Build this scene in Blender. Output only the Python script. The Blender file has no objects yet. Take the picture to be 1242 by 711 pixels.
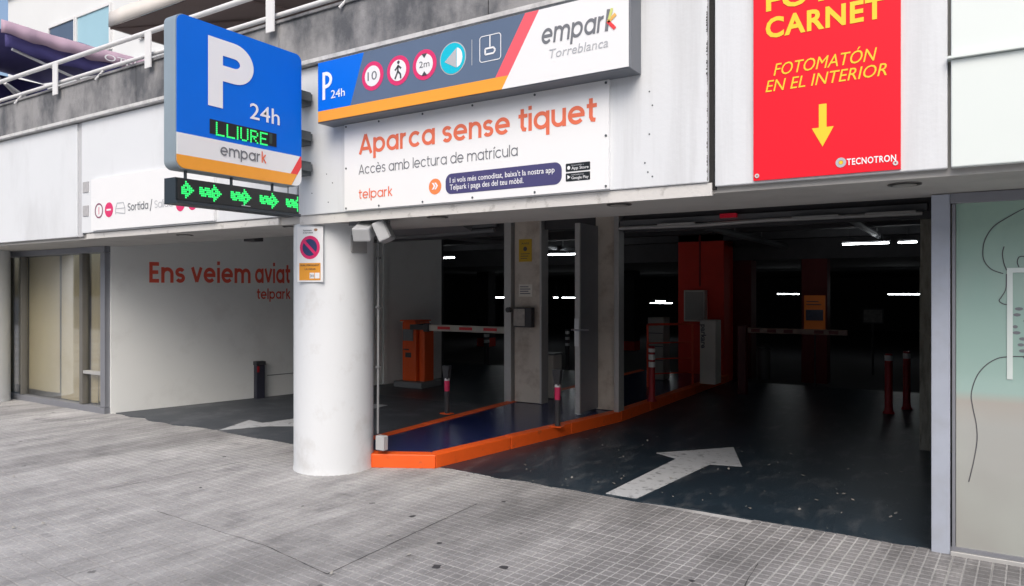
import bpy, bmesh, math, random
from mathutils import Vector, Matrix
random.seed(7)
SC = bpy.context.scene
COL = SC.collection
R = math.radians

# ---------------------------------------------------------------- camera
cam = bpy.data.cameras.new('camera')
cam.sensor_width = 36; cam.lens = 875 / 1242 * 36
cam.shift_y = -1.5 / 1242
cam.clip_start = 0.05; cam.clip_end = 600
camo = bpy.data.objects.new('camera', cam); COL.objects.link(camo)
camo.location = (0, 0, 1.6); camo.rotation_euler = (R(90), 0, R(32.45))
SC.camera = camo

# ---------------------------------------------------------------- sky, sun, exposure
SUN_EL, SUN_AZ = R(46), R(156)      # azimuth clockwise from +Y: behind the camera, to the right
w = bpy.data.worlds.new('World'); SC.world = w; w.use_nodes = True
nt = w.node_tree
sky = nt.nodes.new('ShaderNodeTexSky'); sky.sky_type = 'NISHITA'; sky.sun_disc = False
sky.sun_elevation = SUN_EL; sky.sun_rotation = SUN_AZ
sky.air_density = 1.0; sky.dust_density = 4.0; sky.ozone_density = 0.6
bg = nt.nodes['Background']; bg.inputs['Strength'].default_value = 0.13
nt.links.new(sky.outputs[0], bg.inputs['Color'])
sun = bpy.data.lights.new('sun', 'SUN'); sun.energy = 1.1; sun.angle = R(40); sun.color = (1, 0.985, 0.96)
suno = bpy.data.objects.new('sun', sun); COL.objects.link(suno)
sd = Vector((math.sin(SUN_AZ) * math.cos(SUN_EL), math.cos(SUN_AZ) * math.cos(SUN_EL), math.sin(SUN_EL)))
suno.rotation_euler = sd.to_track_quat('Z', 'Y').to_euler(); suno.location = (0, -10, 20)
SC.view_settings.view_transform = 'Standard'; SC.view_settings.look = 'None'
SC.view_settings.exposure = 0.55; SC.view_settings.gamma = 1
SC.view_settings.use_curve_mapping = False

# ---------------------------------------------------------------- materials
def rgb(h):
    h = h.lstrip('#'); v = [int(h[i:i + 2], 16) / 255 for i in (0, 2, 4)]
    return tuple(((c + .055) / 1.055) ** 2.4 if c > .04045 else c / 12.92 for c in v) + (1,)

MATS = {}
def mat(name, color, rough=.6, metal=0, var=.12, scale=6, stretch=(1, 1, 1), bump=0, bscale=60, spec=.5,
        dirt=None, dscale=1.2, damt=.5, dlo=.48, dhi=.7, dstretch=(1, 1, 1), emit=None, estr=0):
    """painted / concrete / metal surface: base colour, tone variation, a shaped stain layer and fine relief"""
    if name in MATS: return MATS[name]
    if isinstance(color, str): color = rgb(color)
    if len(color) == 3: color = tuple(color) + (1,)
    m = bpy.data.materials.new(name); m.use_nodes = True
    n = m.node_tree.nodes; l = m.node_tree.links; b = n['Principled BSDF']
    b.inputs['Roughness'].default_value = rough; b.inputs['Metallic'].default_value = metal
    b.inputs['Specular IOR Level'].default_value = spec
    g = n.new('ShaderNodeNewGeometry')
    def noise(sc, st, det=5, ro=.6):
        mp = n.new('ShaderNodeMapping'); mp.inputs['Scale'].default_value = st
        l.new(g.outputs['Position'], mp.inputs['Vector'])
        t = n.new('ShaderNodeTexNoise'); t.inputs['Scale'].default_value = sc
        t.inputs['Detail'].default_value = det; t.inputs['Roughness'].default_value = ro
        l.new(mp.outputs[0], t.inputs['Vector']); return t
    cur = None
    if var:
        t = noise(scale, stretch)
        mx = n.new('ShaderNodeMix'); mx.data_type = 'RGBA'
        mx.inputs[6].default_value = tuple(c * (1 - var) for c in color[:3]) + (1,)
        mx.inputs[7].default_value = tuple(min(1, c * (1 + var)) for c in color[:3]) + (1,)
        l.new(t.outputs['Fac'], mx.inputs[0]); cur = mx.outputs[2]
    if dirt is not None:
        if isinstance(dirt, str): dirt = rgb(dirt)
        t = noise(dscale, dstretch, 8, .65)
        r = n.new('ShaderNodeMapRange'); r.inputs['From Min'].default_value = dlo; r.inputs['From Max'].default_value = dhi
        r.inputs['To Max'].default_value = damt
        l.new(t.outputs['Fac'], r.inputs['Value'])
        mx = n.new('ShaderNodeMix'); mx.data_type = 'RGBA'
        if cur: l.new(cur, mx.inputs[6])
        else: mx.inputs[6].default_value = color
        mx.inputs[7].default_value = tuple(dirt[:3]) + (1,)
        l.new(r.outputs[0], mx.inputs[0]); cur = mx.outputs[2]
    if cur: l.new(cur, b.inputs['Base Color'])
    else: b.inputs['Base Color'].default_value = color
    if bump:
        t = noise(bscale, (1, 1, 1), 4)
        bp = n.new('ShaderNodeBump'); bp.inputs['Strength'].default_value = bump; bp.inputs['Distance'].default_value = .01
        l.new(t.outputs['Fac'], bp.inputs['Height']); l.new(bp.outputs[0], b.inputs['Normal'])
    if emit:
        b.inputs['Emission Color'].default_value = rgb(emit) if isinstance(emit, str) else emit
        b.inputs['Emission Strength'].default_value = estr
    MATS[name] = m; return m

white = mat('white_painted_cladding', (.715, .74, .765), .45, var=.03, scale=2, dirt=(.48, .49, .50), dscale=1.3, damt=.55, dlo=.48, dhi=.8, dstretch=(1.2, 1.2, .5), bump=.04, bscale=12)
white_streak = mat('streaked_white_cladding', (.68, .705, .73), .5, var=.04, scale=2, stretch=(2, 2, .5), dirt=(.40, .40, .405), dscale=1.9, damt=.5, dlo=.50, dhi=.78, dstretch=(3, 3, .18), bump=.12, bscale=30)
mint_panel = mat('pale_mint_cladding', (.72, .78, .76), .35, var=.02, scale=2)
banner_w = mat('banner_vinyl_white', (.82, .83, .84), .4, var=.02, scale=3, bump=.03, bscale=4)
beam_m = mat('soffit_render', (.42, .41, .39), .8, var=.1, scale=3, dirt=(.27, .26, .25), dscale=2, damt=.5, bump=.15, bscale=30)
beam_edge = mat('chipped_beam_paint', (.62, .61, .59), .7, var=.08, scale=8, dirt=(.25, .24, .22), dscale=9, damt=.45, dlo=.58, dhi=.66, bump=.3, bscale=40)
parapet_m = mat('stained_dark_concrete', (.27, .27, .275), .85, var=.35, scale=3, stretch=(1, 1, .8), dirt=(.06, .066, .078), dscale=2.2, damt=.85, dlo=.42, dhi=.62, dstretch=(1, 1, .6), bump=.4, bscale=30)
lip_m = mat('white_ledge', (.62, .62, .62), .6, var=.1, scale=8, dirt=(.2, .2, .2), dscale=6, damt=.6)
black = mat('black_joint', (.02, .02, .02), .9, var=.3, bump=.4, bscale=60)
col_m = mat('white_column_render', (.69, .715, .735), .5, var=.03, scale=3, dirt=(.42, .40, .37), dscale=3.2, damt=.6, dlo=.54, dhi=.80, dstretch=(1, 1, .8), bump=.08, bscale=20)
exit_wall = mat('white_exit_wall_paint', (.78, .80, .785), .55, var=.04, scale=1.5, dirt=(.50, .49, .47), dscale=1.2, damt=.5, dlo=.5, dhi=.8, bump=.08, bscale=15)
rail_m = mat('white_rail_paint', (.75, .75, .75), .4, var=.05, scale=10)
alu = mat('brushed_aluminium', (.50, .50, .49), .45, .3, var=.12, scale=20)
frame_m = mat('blue_grey_painted_frame', (.42, .46, .54), .4, .1, var=.08, scale=6, dirt=(.3, .3, .3), dscale=4, damt=.3)
frame2 = mat('grey_door_frame', (.25, .26, .29), .45, .3, var=.1, scale=8)
dark_frame = mat('dark_frame', (.055, .055, .06), .5, var=.2)
signblue = mat('sign_blue', (.0, .15, .74), .45, var=.03, spec=.25)
signnavy = mat('sign_slate', (.105, .15, .235), .35, var=.08, scale=3)
signgrey = mat('sign_case_grey', (.30, .37, .42), .4, .2, var=.1, scale=4)
signdark = mat('sign_case_dark', (.15, .165, .19), .45, .1, var=.15, scale=4)
orange = mat('sign_orange', (.88, .36, .035), .35, var=.03)
signred = mat('sign_red', (.83, .05, .055), .3, var=.02)
stripe_pink = mat('sign_coral', (.87, .11, .14), .35, var=.02)
signwhite = mat('sign_white', (.80, .81, .82), .3, var=.01)
txtwhite = mat('lettering_white', (.85, .86, .88), .4, var=0)
txtgrey = mat('lettering_grey', (.16, .17, .19), .5, var=0)
txtlight = mat('lettering_pale_grey', (.45, .47, .50), .5, var=0)
txtdark = mat('lettering_dark', (.07, .07, .08), .5, var=0)
txtcoral = mat('lettering_coral', (.78, .17, .085), .5, var=.03)
txtred = mat('lettering_red_on_wall', (.74, .10, .06), .6, var=.05)
magenta = mat('ring_magenta', (.70, .03, .15), .4, var=.02)
cyan = mat('disc_cyan', (.0, .50, .66), .4, var=.02)
pill = mat('pill_navy', (.065, .06, .17), .4, var=.05)
posterred = mat('poster_red', (.80, .009, .026), .55, spec=.25, var=.05, scale=1.5)
yellow = mat('poster_yellow', (.88, .60, .03), .4, var=.02)
ledblack = mat('led_panel_black', (.010, .014, .016), .35, var=.1)
ledg = mat('led_green', (.02, .5, .1), .5, var=0, emit=(.03, .9, .18, 1), estr=.75)
kerb_m = mat('orange_kerb_paint', (.82, .11, .012), .5, var=.10, scale=6, dirt=(.20, .07, .04), dscale=7, damt=.6, dlo=.60, dhi=.74, bump=.2, bscale=40)
navy = mat('navy_island_paint', (.011, .019, .085), .2, var=.2, scale=4, dirt=(.05, .055, .08), dscale=5, damt=.5, dlo=.58, dhi=.75, bump=.08, bscale=40)
tarmac = mat('dark_floor_paint', (.016, .028, .040), .38, spec=.4, var=.45, scale=1.6, dirt=(.11, .12, .13), dscale=3.2, damt=.7, dlo=.52, dhi=.74, dstretch=(2.0, .7, 1), bump=.15, bscale=60)
tarmac_exit = mat('worn_exit_floor', (.07, .08, .093), .55, spec=.3, var=.3, scale=2, dirt=(.22, .225, .235), dscale=2, damt=.6, dlo=.5, dhi=.8, bump=.15, bscale=60)
mark = mat('road_marking_white', (.50, .52, .54), .6, var=.1, scale=8, dirt=(.10, .11, .12), dscale=11, damt=.75, dlo=.54, dhi=.66)
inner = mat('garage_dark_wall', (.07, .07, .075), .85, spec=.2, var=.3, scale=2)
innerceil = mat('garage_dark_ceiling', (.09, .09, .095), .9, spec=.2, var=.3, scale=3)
pillar_m = mat('stained_pillar_panel', (.62, .565, .49), .6, var=.10, scale=5, dirt=(.30, .23, .17), dscale=3.5, damt=.6, dlo=.5, dhi=.7, bump=.1)
raw = mat('raw_board_concrete', (.30, .29, .24), .9, var=.3, scale=9, stretch=(2, 2, .6), dirt=(.08, .075, .06), dscale=7, damt=.7, dstretch=(3, 3, .5), bump=.4, bscale=35)
machine_or = mat('orange_machine_paint', (.85, .11, .015), .4, var=.06)
machine_wh = mat('white_machine_paint', (.78, .75, .68), .45, var=.06)
postred = mat('red_bollard_plastic', (.36, .012, .02), .45, var=.08)
postdark = mat('charcoal_bollard', (.045, .045, .05), .5, var=.15)
reflect_w = mat('reflective_white_band', (.75, .75, .75), .35, var=.02)
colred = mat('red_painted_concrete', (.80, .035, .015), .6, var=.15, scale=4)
tube_m = mat('lit_fluorescent_tube', (.8, .8, .8), .5, var=0, emit=(.92, .97, 1, 1), estr=16)
paper = mat('brown_covering_paper', (.47, .40, .25), .85, var=.05, scale=2, dirt=(.45, .37, .24), dscale=1.5, damt=.5, bump=.25, bscale=5)
cam_m = mat('camera_housing', (.42, .43, .44), .4, var=.05)
duct = mat('grey_duct_paint', (.17, .175, .185), .6, var=.15, scale=6)
conduit = mat('conduit_plastic', (.22, .23, .24), .5, var=.1)
lampring = mat('downlight_ring', (.15, .145, .14), .5, .3, var=.1)
awn_p = mat('mauve_awning_fabric', (.46, .33, .42), .8, var=.08, scale=3, bump=.1, bscale=8)
awn_n = mat('navy_awning_fabric', (.075, .065, .22), .8, var=.2, scale=2, stretch=(1, 1, .6), bump=.1, bscale=5)
awn_b = mat('taupe_awning_fabric', (.25, .19, .175), .85, var=.12, scale=3, bump=.1, bscale=6)
awn_c = mat('cream_valance_fabric', (.66, .62, .58), .8, var=.06, scale=5)
bwall = mat('pale_building_render', (.70, .72, .73), .8, var=.05, scale=1)
winglass = mat('blue_window_glass', (.34, .55, .64), .12, var=.1, scale=.8, spec=.8)
windark = mat('dark_window_glass', (.07, .10, .16), .12, var=.2, scale=.8, spec=.8)
orposter = mat('orange_notice', (.60, .16, .02), .5, var=.05)
ynotice = mat('yellow_notice', (.62, .40, .02), .5, var=.05)
photo_m = mat('notice_picture', (.05, .06, .10), .4, var=.6, scale=25)
leaf_m = mat('dry_litter', (.33, .32, .29), .8, var=.4, scale=50)
steel_h = mat('bright_handle', (.6, .6, .6), .3, .8, var=.05)
bracket_m = mat('bracket_grey', (.10, .115, .125), .5, .2, var=.2)

# frosted film: mint above, grey with a painted-in reflection below, faint cloudiness
def film():
    m = bpy.data.materials.new('frosted_window_film'); m.use_nodes = True
    n = m.node_tree.nodes; l = m.node_tree.links; b = n['Principled BSDF']
    g = n.new('ShaderNodeNewGeometry'); s = n.new('ShaderNodeSeparateXYZ'); l.new(g.outputs['Position'], s.inputs[0])
    nz = n.new('ShaderNodeTexNoise'); nz.inputs['Scale'].default_value = 1.6; l.new(g.outputs['Position'], nz.inputs['Vector'])
    cr = n.new('ShaderNodeValToRGB'); mr = n.new('ShaderNodeMapRange')
    mr.inputs['From Min'].default_value = 0; mr.inputs['From Max'].default_value = 2.2
    l.new(s.outputs[2], mr.inputs['Value']); l.new(mr.outputs[0], cr.inputs[0])
    e = cr.color_ramp.elements; e[0].position = 0; e[0].color = (.33, .335, .31, 1); e[1].position = 1; e[1].color = (.29, .44, .35, 1)
    for p, c in ((.36, (.38, .39, .37, 1)), (.428, (.39, .37, .33, 1)), (.456, (.32, .47, .43, 1)), (.72, (.30, .45, .40, 1))):
        q = e.new(p); q.color = c
    mx = n.new('ShaderNodeMix'); mx.data_type = 'RGBA'; mx.inputs[7].default_value = (.45, .5, .46, 1)
    ma = n.new('ShaderNodeMapRange'); ma.inputs['From Min'].default_value = .45; ma.inputs['From Max'].default_value = .8; ma.inputs['To Max'].default_value = .5
    l.new(nz.outputs['Fac'], ma.inputs['Value']); l.new(ma.outputs[0], mx.inputs[0]); l.new(cr.outputs[0], mx.inputs[6])
    l.new(mx.outputs[2], b.inputs['Base Color']); b.inputs['Roughness'].default_value = .6
    b.inputs['Coat Weight'].default_value = 1; b.inputs['Coat Roughness'].default_value = .02; b.inputs['Coat IOR'].default_value = 1.7
    return m
film_m = film()
def glass():
    m = bpy.data.materials.new('shop_glass'); m.use_nodes = True
    n = m.node_tree.nodes; l = m.node_tree.links; out = n['Material Output']; n.remove(n['Principled BSDF'])
    t = n.new('ShaderNodeBsdfTransparent'); t.inputs[0].default_value = (.96, .97, .96, 1)
    gl = n.new('ShaderNodeBsdfGlossy'); gl.inputs['Roughness'].default_value = .04; gl.inputs[0].default_value = (.9, .9, .9, 1)
    fr = n.new('ShaderNodeLayerWeight'); fr.inputs[0].default_value = .25
    mm = n.new('ShaderNodeMath'); mm.operation = 'MULTIPLY_ADD'; mm.inputs[1].default_value = .5; mm.inputs[2].default_value = .06; l.new(fr.outputs['Facing'], mm.inputs[0])
    mx = n.new('ShaderNodeMixShader'); l.new(mm.outputs[0], mx.inputs[0]); l.new(t.outputs[0], mx.inputs[1]); l.new(gl.outputs[0], mx.inputs[2])
    l.new(mx.outputs[0], out.inputs[0]); return m
glass_m = glass()

TROT = R(-3.5)           # the paving grid is turned a little against the facade
TP = .20                 # one paving tile
def paving(name, basecol, dark):
    """tile colour: worn patches + per-tile tone + gum spots"""
    m = bpy.data.materials.new(name); m.use_nodes = True
    n = m.node_tree.nodes; l = m.node_tree.links; b = n['Principled BSDF']
    g = n.new('ShaderNodeNewGeometry')
    vr = n.new('ShaderNodeVectorRotate'); vr.rotation_type = 'Z_AXIS'; vr.inputs['Angle'].default_value = -TROT
    l.new(g.outputs['Position'], vr.inputs['Vector'])
    def noise(sc, st=(1, 1, 1), det=6, ro=.6, off=(0, 0, 0)):
        mp = n.new('ShaderNodeMapping'); mp.inputs['Scale'].default_value = st; mp.inputs['Location'].default_value = off
        l.new(vr.outputs[0], mp.inputs['Vector']); t = n.new('ShaderNodeTexNoise')
        t.inputs['Scale'].default_value = sc; t.inputs['Detail'].default_value = det; t.inputs['Roughness'].default_value = ro
        l.new(mp.outputs[0], t.inputs['Vector']); return t.outputs['Fac']
    def ramp(f, a, b_, lo=0, hi=1):
        r = n.new('ShaderNodeMapRange'); r.inputs['From Min'].default_value = a; r.inputs['From Max'].default_value = b_
        r.inputs['To Min'].default_value = lo; r.inputs['To Max'].default_value = hi; l.new(f, r.inputs['Value']); return r.outputs[0]
    def mul(col, f):
        v = n.new('ShaderNodeVectorMath'); v.operation = 'SCALE'; l.new(col, v.inputs[0]); l.new(f, v.inputs['Scale']); return v.outputs[0]
    def mix(col, c2, f):
        x = n.new('ShaderNodeMix'); x.data_type = 'RGBA'; l.new(f, x.inputs[0]); l.new(col, x.inputs[6]); x.inputs[7].default_value = c2; return x.outputs[2]
    base = n.new('ShaderNodeRGB'); base.outputs[0].default_value = basecol
    c = base.outputs[0]
    sc = n.new('ShaderNodeVectorMath'); sc.operation = 'SCALE'; sc.inputs['Scale'].default_value = 1 / TP; l.new(vr.outputs[0], sc.inputs[0])
    fl = n.new('ShaderNodeVectorMath'); fl.operation = 'FLOOR'; l.new(sc.outputs[0], fl.inputs[0])
    wn = n.new('ShaderNodeTexWhiteNoise'); wn.noise_dimensions = '2D'; l.new(fl.outputs[0], wn.inputs['Vector'])
    c = mul(c, ramp(wn.outputs['Value'], 0, 1, .9, 1.08))
    # ingrained dust levels faces and joints out, more so away from the entrance lane
    sx_ = n.new('ShaderNodeSeparateXYZ'); l.new(vr.outputs[0], sx_.inputs[0])
    ad = n.new('ShaderNodeMath'); ad.operation = 'ADD'; l.new(ramp(sx_.outputs[0], -2.2, -4.2, -.1, .92), ad.inputs[0]); l.new(ramp(noise(1.1, off=(3, 9, 0)), .35, .7, -.15, .45), ad.inputs[1]); ad.use_clamp = True
    c = mix(c, (.345, .342, .342, 1), ad.outputs[0])
    c = mix(c, (.50, .495, .49, 1), ramp(noise(1.9, (1, .22, 1), det=9, ro=.75, off=(5, 1, 0)), .54, .70, 0, .55))   # pale worn smears
    c = mul(c, ramp(noise(.9, (1, .16, 1)), .34, .66, .66, 1.25))      # wide worn lanes
    c = mul(c, ramp(noise(5, (1, .22, 1), off=(1, 2, 0)), .3, .7, .80, 1.18))
    c = mul(c, ramp(noise(4.5, (1, .8, 1)), .25, .75, .84, 1.15))
    c = mul(c, ramp(noise(55, det=3), .3, .7, .90, 1.10))
    c = mix(c, dark, ramp(noise(2.1, off=(7, 3, 0)), .58, .74, 0, .55))   # oil and damp stains
    vo = n.new('ShaderNodeTexVoronoi'); vo.inputs['Scale'].default_value = 2.3; l.new(vr.outputs[0], vo.inputs['Vector'])
    c = mix(c, (.035, .035, .04, 1), ramp(vo.outputs['Distance'], .06, .045, 0, .6))   # trodden gum
    l.new(c, b.inputs['Base Color']); b.inputs['Roughness'].default_value = .75; b.inputs['Specular IOR Level'].default_value = .3
    bp = n.new('ShaderNodeBump'); bp.inputs['Strength'].default_value = .25; bp.inputs['Distance'].default_value = .004
    l.new(noise(120, det=3), bp.inputs['Height']); l.new(bp.outputs[0], b.inputs['Normal'])
    return m
pave_pad = paving('worn_paving_face', (.205, .202, .205, 1), (.085, .087, .092, 1))
pave_gap = paving('dusty_paving_joint', (.40, .40, .402, 1), (.19, .19, .195, 1))

# ---------------------------------------------------------------- builders
class MB:
    def __init__(s): s.v = []; s.f = []; s.mi = []
    def add(s, vs, fs, mi=0):
        o = len(s.v); s.v += [tuple(v) for v in vs]; s.f += [tuple(i + o for i in f) for f in fs]; s.mi += [mi] * len(fs); return s
    def box(s, x0, x1, y0, y1, z0, z1, mi=0, M=None):
        vs = [Vector((x, y, z)) for z in (z0, z1) for y in (y0, y1) for x in (x0, x1)]
        if M: vs = [M @ v for v in vs]
        return s.add(vs, [(0, 2, 3, 1), (4, 5, 7, 6), (0, 1, 5, 4), (2, 6, 7, 3), (0, 4, 6, 2), (1, 3, 7, 5)], mi)
    def prism(s, pts, z0, z1, mi=0, M=None):
        """pts counter-clockwise in local xy"""
        n = len(pts); vs = [Vector((p[0], p[1], z)) for z in (z0, z1) for p in pts]
        if M: vs = [M @ v for v in vs]
        fs = [tuple(range(n - 1, -1, -1)), tuple(range(n, 2 * n))] + [(i, (i + 1) % n, (i + 1) % n + n, i + n) for i in range(n)]
        return s.add(vs, fs, mi)
    def tube(s, pts, r, n=10, mi=0, caps=True):
        pts = [Vector(p) for p in pts]; rings = []
        for i, p in enumerate(pts):
            a = pts[max(0, i - 1)]; b = pts[min(len(pts) - 1, i + 1)]; d = (b - a).normalized()
            u = d.cross(Vector((0, 0, 1))) if abs(d.z) < .95 else d.cross(Vector((1, 0, 0))); u.normalize(); v = d.cross(u)
            rr = r[i] if isinstance(r, (list, tuple)) else r
            rings.append([p + rr * (math.cos(2 * math.pi * k / n) * u + math.sin(2 * math.pi * k / n) * v) for k in range(n)])
        vs = [q for rg in rings for q in rg]; fs = []
        for i in range(len(rings) - 1):
            for k in range(n): fs.append((i * n + k, i * n + (k + 1) % n, (i + 1) * n + (k + 1) % n, (i + 1) * n + k))
        if caps: fs += [tuple(range(n - 1, -1, -1)), tuple((len(rings) - 1) * n + k for k in range(n))]
        return s.add(vs, fs, mi)
    def lathe(s, prof, cx, cy, n=24, mi=0):
        vs = [(cx + r * math.cos(2 * math.pi * k / n), cy + r * math.sin(2 * math.pi * k / n), z) for r, z in prof for k in range(n)]
        fs = [(i * n + k, i * n + (k + 1) % n, (i + 1) * n + (k + 1) % n, (i + 1) * n + k) for i in range(len(prof) - 1) for k in range(n)]
        fs += [tuple(range(n - 1, -1, -1)), tuple((len(prof) - 1) * n + k for k in range(n))]
        return s.add(vs, fs, mi)
    def build(s, name, mats, parent=None, bevel=0, smooth=False, seg=2):
        me = bpy.data.meshes.new(name); me.from_pydata(s.v, [], s.f)
        if not isinstance(mats, (list, tuple)): mats = [mats]
        for m in mats: me.materials.append(m)
        me.polygons.foreach_set('material_index', s.mi)
        bm = bmesh.new(); bm.from_mesh(me); bmesh.ops.recalc_face_normals(bm, faces=bm.faces)
        if bevel: bmesh.ops.bevel(bm, geom=list(bm.edges), offset=bevel, segments=seg, profile=.5, affect='EDGES', clamp_overlap=True)
        bm.to_mesh(me); bm.free()
        if smooth:
            me.polygons.foreach_set('use_smooth', [True] * len(me.polygons)); me.set_sharp_from_angle(angle=R(35))
        o = bpy.data.objects.new(name, me); COL.objects.link(o); put(o, parent); return o

def put(o, parent):
    """parent without moving in the world"""
    if parent:
        o.parent = parent; o.matrix_parent_inverse = Matrix.Translation(wloc(parent)).inverted()
def wloc(o):
    v = Vector(o.location)
    return v
def tag(o, label=None, cat=None, group=None, kind=None):
    if label: o['label'] = label
    if cat: o['category'] = cat
    if group: o['group'] = group
    if kind: o['kind'] = kind
    return o
def thing(name, label, cat, loc=(0, 0, 0), group=None):
    o = bpy.data.objects.new(name, None); o.empty_display_size = .1; COL.objects.link(o); o.location = loc
    return tag(o, label, cat, group)
def struct(name, mb, m, **k): return tag(mb.build(name, m, **k), kind='structure')
def clone(o, delta, label):
    """copy a thing with its parts and their sub-parts, shifted by delta"""
    def rec(a, par):
        c = a.copy(); COL.objects.link(c)
        if par: c.parent = par; c.matrix_parent_inverse = a.matrix_parent_inverse.copy()
        for ch in list(a.children): rec(ch, c)
        return c
    c = rec(o, None); c.location = Vector(o.location) + Vector(delta); c['label'] = label; return c

class Plane:
    """a flat face in the place: origin, u (to the right as read), v (up), n (towards the reader)"""
    def __init__(s, o, u, n):
        s.o = Vector(o); s.u = Vector(u).normalized(); s.n = Vector(n).normalized(); s.v = s.n.cross(s.u)
        s.M = Matrix.Translation(s.o) @ Matrix((s.u, s.v, s.n)).transposed().to_4x4()
    def poly(s, pts, d=.001, th=.001): return MB().prism(pts, d, d + th, M=s.M)
def PX(x): return Plane((x, 0, 0), (0, 1, 0), (1, 0, 0))
def PY(y): return Plane((0, y, 0), (1, 0, 0), (0, -1, 0))

def text(pl, s, u0, u1, v0, v1, m, parent, name='lettering', bold=0, slant=0, d=.0015, th=.001, asc=None, sp=1.0):
    """flat lettering from u0 to u1; v0 = baseline, v1 = top of `asc` (default the whole string)"""
    cu = bpy.data.curves.new('t', 'FONT'); cu.body = s; cu.size = 1; cu.offset = bold; cu.space_character = sp; cu.resolution_u = 3
    to = bpy.data.objects.new('t', cu); COL.objects.link(to)
    bpy.context.view_layer.update(); dg = bpy.context.evaluated_depsgraph_get()
    me = bpy.data.meshes.new_from_object(to.evaluated_get(dg)); vs = [v.co.copy() for v in me.vertices]
    if asc:
        cu.body = asc; bpy.context.view_layer.update(); dg = bpy.context.evaluated_depsgraph_get()
        m2 = bpy.data.meshes.new_from_object(to.evaluated_get(dg)); top = max(v.co.y for v in m2.vertices); bpy.data.meshes.remove(m2)
    else: top = max(v.y for v in vs)
    bpy.data.objects.remove(to); bpy.data.curves.remove(cu)
    if bold: top -= bold
    sy = (v1 - v0) / top
    x0 = min(v.x for v in vs); x1 = max(v.x for v in vs)
    W = (u1 - u0)
    sx = W / (x1 - x0)
    if slant:
        sh = [(v.x - x0) * sx + slant * v.y * sy for v in vs]; a, b = min(sh), max(sh); k = W / (b - a)
        loc = [((q - a) * k + u0, v0 + v.y * sy) for q, v in zip(sh, vs)]
    else: loc = [((v.x - x0) * sx + u0, v0 + v.y * sy) for v in vs]
    bm = bmesh.new(); bm.from_mesh(me)
    for v, (a, b) in zip(bm.verts, loc): v.co = (a, b, d + th)
    bmesh.ops.remove_doubles(bm, verts=bm.verts, dist=1e-6)
    r = bmesh.ops.extrude_face_region(bm, geom=list(bm.faces))
    for e in r['geom']:
        if isinstance(e, bmesh.types.BMVert): e.co.z = d
    bmesh.ops.recalc_face_normals(bm, faces=bm.faces); bm.transform(pl.M)
    bm.to_mesh(me); bm.free(); me.name = name
    me.materials.clear(); me.materials.append(m); me.polygons.foreach_set('use_smooth', [False] * len(me.polygons))
    o = bpy.data.objects.new(name, me); COL.objects.link(o); put(o, parent); return o

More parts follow.
